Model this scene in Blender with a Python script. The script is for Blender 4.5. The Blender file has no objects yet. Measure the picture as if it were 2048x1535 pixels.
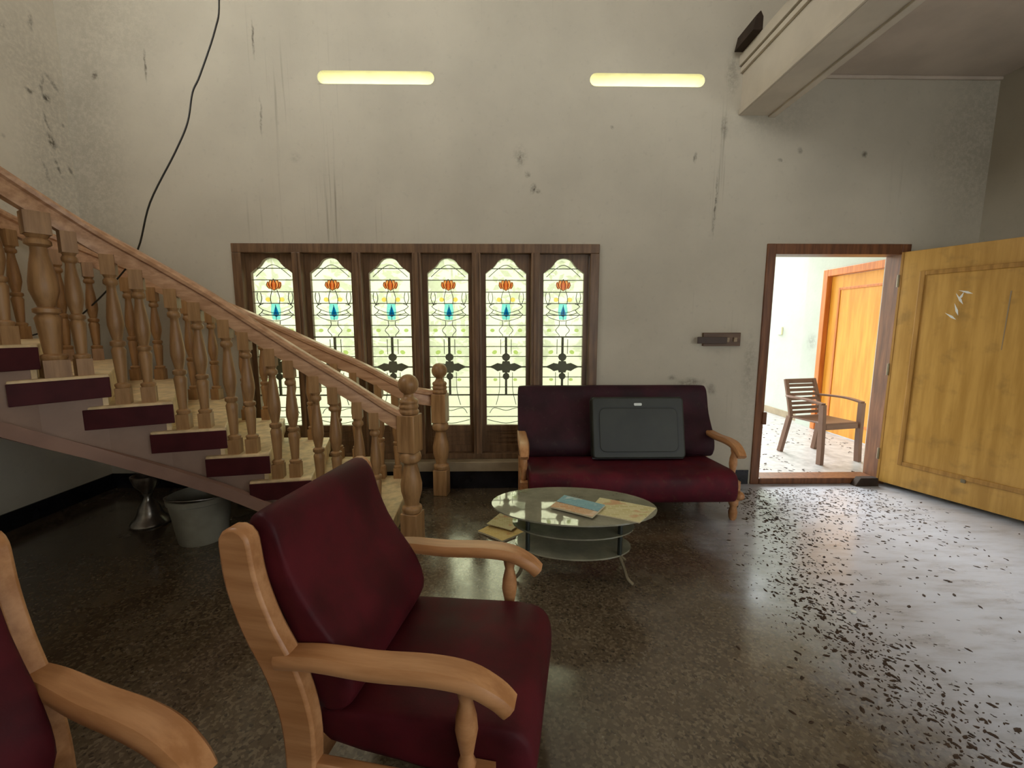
import bpy, math, random
from mathutils import Vector, Matrix
R = math.radians
random.seed(7)
SC = bpy.context.scene
COL = SC.collection

# ---------------------------------------------------------------- camera
cam_data = bpy.data.cameras.new('camera')
cam_data.sensor_width = 36.0
cam_data.lens = 36.0 * 860.0 / 2048.0
cam_data.clip_start = 0.02
cam = bpy.data.objects.new('camera', cam_data)
cam.location = (0, 0, 1.40)
cam.rotation_euler = (R(90 - 7.55), 0, R(-0.95))
COL.objects.link(cam)
SC.camera = cam

# ---------------------------------------------------------------- sky, daylight, exposure
world = bpy.data.worlds.new('overcast_sky')
SC.world = world
world.use_nodes = True
bg = world.node_tree.nodes['Background']
bg.inputs[0].default_value = (0.93, 1.0, 1.03, 1)
bg.inputs[1].default_value = 4.2


def area(name, loc, direction, sx, sy, watts, colour):
    d = bpy.data.lights.new(name, 'AREA')
    d.shape = 'RECTANGLE'
    d.size, d.size_y = sx, sy
    d.energy = watts
    d.color = colour
    o = bpy.data.objects.new(name, d)
    o.location = loc
    o.rotation_euler = Vector(direction).to_track_quat('-Z', 'Y').to_euler()
    COL.objects.link(o)
    return o


# daylight coming through the tall upper windows of the double-height room, behind the camera
area('daylight_upper_back_window', (-0.9, -3.42, 4.5), (0.0, 1, -0.12), 4.4, 1.7, 48, (1.0, 0.95, 0.87))
area('daylight_upper_left_window', (-3.40, 1.1, 4.7), (1, 0.1, -0.35), 1.7, 1.3, 36, (1.0, 0.95, 0.87))
# fill lamp added in an invented ground-floor opening behind the viewer
area('added_fill_lower_back', (2.3, -3.42, 1.75), (0.0, 1, 0.0), 2.6, 1.5, 5, (1.0, 0.95, 0.87))
# second added fill lamp for the stair side, in an invented right-wall opening
area('added_fill_right', (3.92, -1.3, 1.75), (-1, 0.25, 0.0), 2.2, 1.5, 22, (1.0, 0.96, 0.89))
# hazy sun behind thin cloud, outside beyond the porch
sun_d = bpy.data.lights.new('hazy_sun', 'SUN')
sun_d.energy = 9.0
sun_d.angle = R(40)
sun_d.color = (1.0, 0.98, 0.94)
sun = bpy.data.objects.new('hazy_sun', sun_d)
sun.rotation_euler = Vector((0.02, -0.85, -0.5)).to_track_quat('-Z', 'Y').to_euler()
COL.objects.link(sun)
SC.view_settings.view_transform = 'Standard'
SC.view_settings.look = 'None'
SC.view_settings.gamma = 1.0
SC.view_settings.use_curve_mapping = False
SC.view_settings.exposure = 0.0
SC.cycles.max_bounces = 7
SC.cycles.adaptive_threshold = 0.03
SC.cycles.transparent_max_bounces = 8


# ---------------------------------------------------------------- materials
def srgb(r, g, b):
    f = lambda c: (c / 255 / 12.92) if c / 255 <= 0.04045 else ((c / 255 + 0.055) / 1.055) ** 2.4
    return (f(r), f(g), f(b), 1)


class NT:
    def __init__(s, name):
        s.m = bpy.data.materials.new(name)
        s.m.use_nodes = True
        s.t = s.m.node_tree
        s.t.nodes.clear()
        s.out = s.n('ShaderNodeOutputMaterial')

    def n(s, kind, **kw):
        x = s.t.nodes.new(kind)
        for k, v in kw.items():
            setattr(x, k, v)
        return x

    def l(s, a, b):
        s.t.links.new(a, b)

    def val(s, sock, v):
        if hasattr(v, 'is_output'):
            s.l(v, sock)
        else:
            sock.default_value = v

    def coord(s, scale=(1, 1, 1), kind='Object'):
        c = s.n('ShaderNodeTexCoord')
        m = s.n('ShaderNodeMapping')
        m.inputs['Scale'].default_value = scale
        s.l(c.outputs[kind], m.inputs[0])
        return m.outputs[0]

    def noise(s, vec, scale, detail=3, rough=0.55):
        x = s.n('ShaderNodeTexNoise')
        s.l(vec, x.inputs['Vector'])
        x.inputs['Scale'].default_value = scale
        x.inputs['Detail'].default_value = detail
        x.inputs['Roughness'].default_value = rough
        return x.outputs[0]

    def ramp(s, fac, a, b, lo=0.0, hi=1.0):
        x = s.n('ShaderNodeMapRange')
        x.interpolation_type = 'SMOOTHSTEP'
        s.l(fac, x.inputs[0])
        x.inputs[1].default_value = a
        x.inputs[2].default_value = b
        x.inputs[3].default_value = lo
        x.inputs[4].default_value = hi
        return x.outputs[0]

    def math(s, op, a, b=0.0, clamp=False):
        x = s.n('ShaderNodeMath')
        x.operation = op
        x.use_clamp = clamp
        s.val(x.inputs[0], a)
        s.val(x.inputs[1], b)
        return x.outputs[0]

    def mix(s, fac, a, b):
        x = s.n('ShaderNodeMix')
        x.data_type = 'RGBA'
        s.val(x.inputs[0], fac)
        s.val(x.inputs[6], a)
        s.val(x.inputs[7], b)
        return x.outputs[2]

    def bump(s, h, strength=0.2, dist=0.01):
        x = s.n('ShaderNodeBump')
        x.inputs['Strength'].default_value = strength
        x.inputs['Distance'].default_value = dist
        s.l(h, x.inputs['Height'])
        return x.outputs[0]

    def bsdf(s, colour, rough=0.5, normal=None, spec=0.5, metal=0.0, **kw):
        b = s.n('ShaderNodeBsdfPrincipled')
        s.val(b.inputs['Base Color'], colour)
        s.val(b.inputs['Roughness'], rough)
        s.val(b.inputs['Specular IOR Level'], spec)
        s.val(b.inputs['Metallic'], metal)
        for k, v in kw.items():
            s.val(b.inputs[k], v)
        if normal is not None:
            s.l(normal, b.inputs['Normal'])
        s.l(b.outputs[0], s.out.inputs[0])
        return s.m


def mat_wood(name, dark, light, rough=0.45, axis=2, scale=1.0, dirt=0.0, spec=0.4):
    t = NT(name)
    sc = [14 * scale] * 3
    sc[axis] = 1.2 * scale
    v = t.coord(tuple(sc))
    g = t.noise(v, 2.2, 5, 0.6)
    fac = t.ramp(g, 0.3, 0.7)
    c = t.mix(fac, dark, light)
    if dirt:
        d = t.noise(t.coord((1, 1, 1)), 6, 4)
        c = t.mix(t.ramp(d, 0.52, 0.72, 0, dirt), c, (0.05, 0.035, 0.022, 1))
    return t.bsdf(c, rough, t.bump(g, 0.08, 0.004), spec)


def mat_plain(name, colour, rough=0.6, var=0.15, scale=8, spec=0.4, metal=0.0, bump=0.0):
    t = NT(name)
    g = t.noise(t.coord(), scale, 4)
    lo = tuple(c * (1 - var) for c in colour[:3]) + (1,)
    hi = tuple(min(1, c * (1 + var)) for c in colour[:3]) + (1,)
    c = t.mix(t.ramp(g, 0.3, 0.7), lo, hi)
    return t.bsdf(c, rough, t.bump(g, bump, 0.01) if bump else None, spec, metal)


def mat_wall(name, base, spots, plane, streak=1.0, streak_areas=()):
    """old limewashed plaster: mottling, vertical dirt runs, soot marks at fixed places (plane 'XZ' or 'YZ')"""
    t = NT(name)
    tc = t.n('ShaderNodeTexCoord')
    obj = tc.outputs['Object']
    mott = t.noise(obj, 1.3, 5, 0.6)
    fine = t.noise(obj, 22, 4, 0.6)
    dark = tuple(c * 0.86 for c in base[:3]) + (1,)
    c = t.mix(t.ramp(mott, 0.3, 0.75), base, dark)
    c = t.mix(t.ramp(fine, 0.56, 0.8, 0, 0.25), c, tuple(x * 0.6 for x in base[:3]) + (1,))
    stain = (0.075, 0.052, 0.032, 1)
    # vertical runs
    m = t.n('ShaderNodeMapping')
    m.inputs['Scale'].default_value = (26, 26, 0.55)
    t.l(obj, m.inputs[0])
    run = t.noise(m.outputs[0], 1.0, 3, 0.6)
    m2 = t.n('ShaderNodeMapping')
    m2.inputs['Scale'].default_value = (0.8, 0.8, 0.5)
    t.l(obj, m2.inputs[0])
    where = t.noise(m2.outputs[0], 1.7, 2)
    runs = t.math('MULTIPLY', t.ramp(run, 0.60, 0.74), t.ramp(where, 0.5, 0.72, 0, 0.13 * streak))
    c = t.mix(runs, c, stain)
    # distorted coordinate for the soot marks
    nz = t.n('ShaderNodeTexNoise')
    nz.inputs['Scale'].default_value = 14
    nz.inputs['Detail'].default_value = 4
    t.l(obj, nz.inputs['Vector'])
    sub = t.n('ShaderNodeVectorMath', operation='SUBTRACT')
    t.l(nz.outputs['Color'], sub.inputs[0])
    sub.inputs[1].default_value = (0.5, 0.5, 0.5)
    sca = t.n('ShaderNodeVectorMath', operation='SCALE')
    t.l(sub.outputs[0], sca.inputs[0])
    sca.inputs['Scale'].default_value = 0.045
    add = t.n('ShaderNodeVectorMath', operation='ADD')
    t.l(obj, add.inputs[0])
    t.l(sca.outputs[0], add.inputs[1])
    # extra broad areas with thin runs
    for (a, z, sa, sz, k) in streak_areas:
        q = t.n('ShaderNodeMapping')
        q.vector_type = 'TEXTURE'
        q.inputs['Location'].default_value = (a, 0, z) if plane == 'XZ' else (0, a, z)
        q.inputs['Scale'].default_value = (sa, 1e4, sz) if plane == 'XZ' else (1e4, sa, sz)
        t.l(obj, q.inputs[0])
        ln = t.n('ShaderNodeVectorMath', operation='LENGTH')
        t.l(q.outputs[0], ln.inputs[0])
        msk = t.math('MULTIPLY', t.ramp(ln.outputs['Value'], 1.0, 0.3), t.ramp(run, 0.56, 0.72, 0, k))
        c = t.mix(msk, c, stain)
    grain = t.ramp(t.noise(obj, 34, 5, 0.68), 0.32, 0.62, 0.1, 1.0)
    for (a, z, sa, sz, rot, k) in spots:
        q = t.n('ShaderNodeMapping')
        q.vector_type = 'TEXTURE'
        if plane == 'XZ':
            q.inputs['Location'].default_value = (a, 0, z)
            q.inputs['Scale'].default_value = (sa, 1e4, sz)
            q.inputs['Rotation'].default_value = (0, rot, 0)
        else:
            q.inputs['Location'].default_value = (0, a, z)
            q.inputs['Scale'].default_value = (1e4, sa, sz)
            q.inputs['Rotation'].default_value = (rot, 0, 0)
        t.l(add.outputs[0], q.inputs[0])
        ln = t.n('ShaderNodeVectorMath', operation='LENGTH')
        t.l(q.outputs[0], ln.inputs[0])
        c = t.mix(t.math('MULTIPLY', t.ramp(ln.outputs['Value'], 1.15, 0.15, 0, k), grain), c, (0.03, 0.022, 0.015, 1))
    return t.bsdf(c, 0.85, t.bump(fine, 0.12, 0.01), 0.2)


def mat_floor():
    t = NT('worn_terrazzo')
    tc = t.n('ShaderNodeTexCoord')
    obj = tc.outputs['Object']
    vo = t.n('ShaderNodeTexVoronoi')
    vo.inputs['Scale'].default_value = 95
    t.l(obj, vo.inputs['Vector'])
    chip = t.n('ShaderNodeSeparateColor')
    t.l(vo.outputs['Color'], chip.inputs[0])
    c = t.mix(t.ramp(chip.outputs[0], 0.45, 0.95), srgb(86, 73, 56), srgb(116, 103, 84))
    c = t.mix(t.ramp(chip.outputs[1], 0.8, 0.95), c, srgb(62, 50, 38))
    big = t.noise(obj, 1.1, 5, 0.62)
    c = t.mix(t.ramp(big, 0.35, 0.7, 0, 0.5), c, srgb(76, 62, 47))
    # dust, dried mud and a pale film of painted daylight by the door
    d1 = t.noise(obj, 3.2, 6, 0.65)
    d2 = t.noise(obj, 13, 5, 0.7)
    dust = t.math('MULTIPLY', t.ramp(d1, 0.40, 0.80), t.ramp(d2, 0.25, 0.85))
    c = t.mix(t.math('MULTIPLY', dust, 0.35), c, srgb(140, 124, 100))
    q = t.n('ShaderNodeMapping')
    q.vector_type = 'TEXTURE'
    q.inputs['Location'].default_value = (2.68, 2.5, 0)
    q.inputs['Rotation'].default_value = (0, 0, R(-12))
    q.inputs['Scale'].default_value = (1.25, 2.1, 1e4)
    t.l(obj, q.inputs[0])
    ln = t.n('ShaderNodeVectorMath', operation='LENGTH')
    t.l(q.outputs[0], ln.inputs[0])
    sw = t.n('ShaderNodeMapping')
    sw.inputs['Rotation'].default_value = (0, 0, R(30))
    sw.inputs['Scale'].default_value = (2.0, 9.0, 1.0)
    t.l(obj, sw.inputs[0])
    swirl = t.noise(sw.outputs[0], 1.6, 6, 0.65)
    daylit_dust = t.math('MULTIPLY', t.ramp(t.math('ADD', ln.outputs['Value'], t.math('MULTIPLY', d1, 0.5)), 1.5, 0.95), t.ramp(swirl, 0.25, 0.6, 0.55, 0.95))
    c = t.mix(daylit_dust, c, srgb(194, 200, 212))  # dust whitened to paint the doorway's daylight and sheen into the floor colour
    mud = t.math('MULTIPLY', t.ramp(d2, 0.66, 0.82, 0, 0.4), t.math('SUBTRACT', 1.0, daylit_dust, clamp=True))
    c = t.mix(mud, c, srgb(46, 33, 22))
    rough = t.ramp(d1, 0.3, 0.75, 0.12, 0.34)
    rough = t.math('ADD', rough, t.math('MULTIPLY', mud, 0.35), clamp=True)
    rough = t.math('ADD', rough, t.math('MULTIPLY', daylit_dust, 0.16), clamp=True)
    return t.bsdf(c, rough, t.bump(d2, 0.05, 0.004), 0.8, **{'Coat Weight': 0.6, 'Coat Roughness': 0.14})


def mat_glass_stain(name, tint, frost=0.55, clear=0.45):
    """textured coloured window glass: part of the light is scattered, part goes straight through"""
    t = NT(name)
    v = t.coord()
    g = t.noise(v, 30, 3)
    tr = t.n('ShaderNodeBsdfTransparent')
    tl = t.n('ShaderNodeBsdfTranslucent')
    gl = t.n('ShaderNodeBsdfGlossy')
    gl.inputs['Roughness'].default_value = 0.12
    gl.inputs['Color'].default_value = (0.9, 0.9, 0.9, 1)
    tr.inputs[0].default_value = tint
    lo = tuple(c * 0.85 for c in tint[:3]) + (1,)
    t.l(t.mix(g, lo, tint), tl.inputs[0])
    a = t.n('ShaderNodeMixShader')
    a.inputs[0].default_value = frost / (frost + clear)
    t.l(tr.outputs[0], a.inputs[1])
    t.l(tl.outputs[0], a.inputs[2])
    b = t.n('ShaderNodeMixShader')
    b.inputs[0].default_value = 0.015
    t.l(a.outputs[0], b.inputs[1])
    t.l(gl.outputs[0], b.inputs[2])
    t.l(b.outputs[0], t.out.inputs[0])
    return t.m


def mat_table_glass():
    t = NT('green_table_glass')
    fr = t.n('ShaderNodeFresnel')
    fr.inputs['IOR'].default_value = 1.52
    tr = t.n('ShaderNodeBsdfTransparent')
    tr.inputs[0].default_value = (0.62, 0.78, 0.60, 1)
    gl = t.n('ShaderNodeBsdfGlossy')
    gl.inputs['Roughness'].default_value = 0.04
    df = t.n('ShaderNodeBsdfDiffuse')
    df.inputs[0].default_value = (0.48, 0.46, 0.33, 1)
    d = t.noise(t.coord(), 5, 5, 0.65)
    a = t.n('ShaderNodeMixShader')
    t.l(t.ramp(d, 0.3, 0.75, 0.42, 0.68), a.inputs[0])       # settled dust
    t.l(tr.outputs[0], a.inputs[1])
    t.l(df.outputs[0], a.inputs[2])
    b = t.n('ShaderNodeMixShader')
    t.l(t.math('MULTIPLY', fr.outputs[0], 1.3, clamp=True), b.inputs[0])
    t.l(a.outputs[0], b.inputs[1])
    t.l(gl.outputs[0], b.inputs[2])
    t.l(b.outputs[0], t.out.inputs[0])
    return t.m


def mat_fabric(name, dark, light, dusty=0.0, dust_col=None):
    t = NT(name)
    v = t.coord()
    g = t.noise(v, 5, 5, 0.6)
    w = t.noise(v, 160, 2)
    c = t.mix(t.ramp(g, 0.3, 0.72), dark, light)
    if dusty:
        d = t.noise(v, 19, 6, 0.72)
        c = t.mix(t.ramp(d, 0.55, 0.68, 0, dusty), c, dust_col)
    return t.bsdf(c, t.ramp(g, 0.3, 0.7, 0.5, 0.68), t.bump(w, 0.15, 0.002), 0.18)


def mat_print(name, paper, inks, scale):
    """columns of small print and coloured boxes on a page"""
    t = NT(name)
    v = t.coord(kind='Generated')
    br = t.n('ShaderNodeTexBrick')
    t.l(v, br.inputs['Vector'])
    br.inputs['Scale'].default_value = scale
    br.inputs['Color1'].default_value = paper
    br.inputs['Color2'].default_value = inks[0]
    br.inputs['Mortar'].default_value = paper
    br.inputs['Mortar Size'].default_value = 0.03
    wv = t.n('ShaderNodeTexWave')
    wv.bands_direction = 'Y'
    wv.inputs['Scale'].default_value = 14
    wv.inputs['Distortion'].default_value = 0.6
    t.l(v, wv.inputs['Vector'])
    c = t.mix(t.ramp(wv.outputs['Fac'], 0.6, 0.85, 0, 0.45), br.outputs['Color'], inks[1])
    n = t.noise(v, 3.0, 2)
    c = t.mix(t.ramp(n, 0.55, 0.66, 0, 0.7), c, inks[2])
    return t.bsdf(c, 0.7, None, 0.25)


WALL_SPOTS = [(-3.35, 2.7, 0.45, 1.3, 0, 0.20), (-3.0, 3.7, 0.5, 0.5, 0, 0.13), (3.9, 2.9, 0.5, 0.9, 0, 0.22), (2.2, 3.1, 0.5, 0.25, 0, 0.14), (2.14, 0.7, 0.10, 0.8, 0, 0.13),
              (0.126, 2.767, 0.065, 0.11, 0, 0.28), (0.126, 2.745, 0.03, 0.04, 0, 0.6), (0.229, 2.516, 0.025, 0.055, 0.4, 0.9),
              (0.19, 2.63, 0.03, 0.03, 0, 0.6), (0.27, 2.5, 0.03, 0.02, 0, 0.55), (-1.95, 3.62, 0.012, 0.16, 0, 0.7),
              (-2.795, 3.42, 0.012, 0.14, 0.05, 0.7), (-1.93, 3.05, 0.012, 0.16, 0, 0.5), (1.742, 2.40, 0.012, 0.30, 0.03, 0.7),
              (1.552, 2.767, 0.02, 0.05, 0, 0.7), (2.412, 2.83, 0.03, 0.03, 0, 0.5), (2.25, 2.75, 0.025, 0.02, 0, 0.6),
              (-3.19, 3.344, 0.025, 0.045, 0.5, 0.7), (0.87, 2.99, 0.02, 0.02, 0, 0.7), (-1.68, 2.75, 0.05, 0.05, 0, 0.18),
              (1.78, 3.0, 0.03, 0.12, 0, 0.45), (1.82, 3.40, 0.07, 0.2, 0, 0.35), (2.95, 2.8, 0.03, 0.03, 0, 0.7),
              (1.62, 0.92, 0.16, 0.05, 0, 0.55), (1.45, 0.96, 0.05, 0.03, 0, 0.5), (1.80, 0.86, 0.05, 0.07, 0, 0.45), (2.12, 1.1, 0.06, 0.35, 0, 0.16)]
LEFT_SPOTS = [(3.55, 2.7, 0.35, 1.4, 0, 0.22), (3.2, 3.4, 0.4, 0.4, 0, 0.12), (3.537, 3.104, 0.0375, 0.0375, 0.7, 0.87), (3.52, 3.19, 0.015, 0.0825, -0.2, 0.54), (3.6, 3.24, 0.0225, 0.0825, 0.7, 0.54), (3.42, 3.096, 0.0375, 0.0225, 0, 0.77), (3.54, 2.8, 0.0338, 0.0638, 0.5, 0.88), (3.52, 2.93, 0.0112, 0.09, 0.3, 0.5), (3.56, 2.62, 0.015, 0.0975, 0.35, 0.63), (3.66, 2.62, 0.015, 0.0525, 0.6, 0.54), (3.47, 2.55, 0.015, 0.15, 0.3, 0.32), (3.5, 3.6, 0.0225, 0.075, 0, 0.5), (3.3, 3.45, 0.03, 0.0225, 0, 0.45), (3.2, 2.7, 0.0225, 0.0225, 0, 0.36), (3.64, 2.95, 0.015, 0.015, 0, 0.63)]
M = {}
WALL = srgb(196, 188, 170)
M['wall'] = mat_wall('old_plaster_front', WALL, WALL_SPOTS, 'XZ', 1.3,
                     [(-1.55, 2.28, 0.75, 0.42, 0.42), (1.75, 2.75, 0.10, 0.9, 0.35), (-1.9, 3.4, 0.30, 0.6, 0.28), (-1.5, 3.0, 0.7, 1.0, 0.15)])
M['wall_left'] = mat_wall('old_plaster_left', srgb(228, 220, 202), LEFT_SPOTS, 'YZ', 0.8)
M['wall_plain'] = mat_wall('old_plaster_plain', srgb(190, 182, 164), [], 'XZ', 0.6)
M['ceiling'] = mat_plain('ceiling_paint', srgb(196, 182, 166), 0.85, 0.08, 3)
M['beam'] = mat_plain('beam_paint', srgb(202, 192, 174), 0.8, 0.07, 3)
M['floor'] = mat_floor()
M['skirting'] = mat_plain('black_skirting_tile', (0.012, 0.012, 0.016, 1), 0.25, 0.3)
M['ledge'] = mat_plain('ledge_stone', srgb(150, 134, 108), 0.5, 0.12)
M['frame'] = mat_wood('brown_window_wood', srgb(92, 68, 48), srgb(128, 98, 70), 0.4)
M['doorframe'] = mat_wood('red_brown_door_frame', srgb(92, 56, 34), srgb(128, 82, 50), 0.4)
M['door'] = mat_wood('golden_door_veneer', srgb(176, 132, 62), srgb(204, 158, 82), 0.36, 2, 0.5, 0.28)
M['door_trim'] = mat_wood('golden_door_moulding', srgb(150, 108, 50), srgb(184, 138, 70), 0.35)
M['orange'] = mat_wood('orange_door_veneer', srgb(196, 130, 40), srgb(222, 158, 62), 0.35, 2, 0.5)
M['orange_frame'] = mat_wood('orange_door_frame', srgb(176, 98, 40), srgb(204, 124, 56), 0.4)
M['pale_wood'] = mat_wood('pale_stair_wood', srgb(136, 100, 62), srgb(172, 132, 88), 0.42)
M['rail_wood'] = mat_wood('stair_rail_wood', srgb(166, 124, 90), srgb(202, 160, 124), 0.4, 0)
M['chair_wood'] = mat_wood('armchair_wood', srgb(166, 114, 70), srgb(198, 146, 100), 0.38, 0, 0.8)
M['maroon_paint'] = mat_plain('maroon_step_paint', srgb(68, 24, 27), 0.6, 0.2, 8, 0.2)
M['stringer'] = mat_plain('pinkish_stair_plaster', srgb(152, 126, 110), 0.6, 0.1, 5)
M['stringer_band'] = mat_plain('rosy_stair_band', srgb(148, 116, 100), 0.55, 0.12, 5)
M['tread'] = mat_plain('cream_tread_stone', srgb(216, 190, 146), 0.5, 0.2, 16)
M['maroon'] = mat_fabric('maroon_upholstery', srgb(58, 14, 20), srgb(86, 23, 31))
M['maroon_dusty'] = mat_fabric('dusty_maroon_upholstery', srgb(62, 16, 26), srgb(92, 24, 36), 0.4, srgb(92, 62, 46))
M['maroon_back'] = mat_fabric('soiled_maroon_upholstery', srgb(44, 24, 30), srgb(64, 32, 40), 0.4, srgb(72, 58, 50))
M['case'] = mat_plain('dark_green_shell', srgb(46, 48, 40), 0.42, 0.2, 4, 0.3)
M['case_dark'] = mat_plain('dark_green_shell_rim', srgb(26, 28, 24), 0.45, 0.15)
M['steel'] = mat_plain('tarnished_steel', (0.45, 0.42, 0.38, 1), 0.28, 0.35, 9, 0.5, 0.9)
M['table_glass'] = mat_table_glass()
M['table_post'] = mat_plain('dark_table_post', (0.02, 0.025, 0.02, 1), 0.3, 0.2)
M['brass'] = mat_plain('dull_brass', (0.22, 0.18, 0.11, 1), 0.45, 0.2, 8, 0.5, 0.8)
M['bucket'] = mat_plain('dirty_white_plastic', srgb(150, 145, 128), 0.5, 0.15, 6)
M['bucket_in'] = mat_plain('grey_cement_residue', srgb(96, 92, 80), 0.8, 0.25, 9)
M['plastic'] = mat_plain('brown_moulded_plastic', srgb(112, 82, 64), 0.42, 0.06)
M['switch_wood'] = mat_wood('switch_board_wood', srgb(84, 62, 46), srgb(112, 86, 64), 0.5, 0)
M['switch'] = mat_plain('cream_switch', srgb(150, 130, 104), 0.45, 0.06)
M['switch_plate'] = mat_plain('dark_switch_plate', srgb(62, 44, 32), 0.5, 0.1)
M['cable'] = mat_plain('black_cable', (0.02, 0.017, 0.012, 1), 0.5, 0.2)
M['iron'] = mat_plain('dark_green_iron', srgb(96, 98, 78), 0.55, 0.2)
M['came'] = mat_plain('lead_came', srgb(44, 42, 38), 0.5, 0.15)
M['pane'] = mat_glass_stain('cream_textured_glass', (0.56, 0.575, 0.465, 1), 0.42, 0.58)
M['g_orange'] = mat_glass_stain('orange_glass', (0.90, 0.56, 0.34, 1), 0.6, 0.4)
M['g_red'] = mat_glass_stain('red_orange_glass', (0.80, 0.42, 0.24, 1), 0.6, 0.4)
M['g_blue'] = mat_glass_stain('deep_blue_glass', (0.04, 0.48, 0.80, 1), 0.6, 0.4)
M['g_sky'] = mat_glass_stain('pale_blue_glass', (0.50, 0.88, 0.97, 1), 0.6, 0.4)
M['g_yellow'] = mat_glass_stain('yellow_glass', (0.97, 0.84, 0.42, 1), 0.6, 0.4)
M['g_green'] = mat_glass_stain('leaf_green_glass', (0.72, 0.80, 0.50, 1), 0.6, 0.4)
M['slot'] = mat_plain('yellow_slot_plaster', srgb(240, 236, 200), 0.8, 0.06)
M['porch_wall'] = mat_wall('porch_plaster', srgb(186, 192, 180), [(5.95, 1.2, 0.12, 0.14, 0, 0.3)], 'YZ', 0.6)
M['porch_floor'] = mat_plain('porch_tile', srgb(168, 166, 164), 0.35, 0.18, 12)
M['paving'] = mat_plain('yard_paving', srgb(190, 186, 174), 0.9, 0.12, 2)
M['leaf'] = mat_plain('dead_leaf', srgb(58, 40, 24), 0.85, 0.45, 30)
M['hedge'] = mat_plain('garden_leaves', srgb(120, 150, 58), 0.6, 0.3, 2)
M['hedge_wood'] = mat_plain('shrub_bark', srgb(80, 64, 46), 0.8, 0.2)
M['paper_yellow'] = mat_print('yellowed_newsprint', srgb(232, 206, 140), [srgb(220, 184, 104), srgb(120, 104, 70), srgb(206, 150, 96)], 4)
M['paper_news'] = mat_print('cream_newsprint', srgb(224, 214, 168), [srgb(200, 188, 130), srgb(128, 118, 80), srgb(196, 140, 104)], 4)
M['mag_blue'] = mat_print('blue_magazine_cover', srgb(96, 150, 162), [srgb(120, 172, 178), srgb(210, 214, 206), srgb(200, 206, 200)], 3)
M['mag_peach'] = mat_print('peach_magazine_band', srgb(214, 186, 150), [srgb(206, 150, 100), srgb(150, 104, 70), srgb(224, 206, 180)], 3)
M['page'] = mat_plain('paper_edge', srgb(196, 184, 152), 0.8, 0.06)
M['badge'] = mat_plain('silver_badge', srgb(170, 172, 164), 0.35, 0.05, 8, 0.5, 0.5)
M['white_chip'] = mat_plain('white_chip', srgb(226, 224, 216), 0.5, 0.05)
M['old_dark_wood'] = mat_plain('rotten_dark_wood', srgb(48, 34, 22), 0.8, 0.3, 14)


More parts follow.
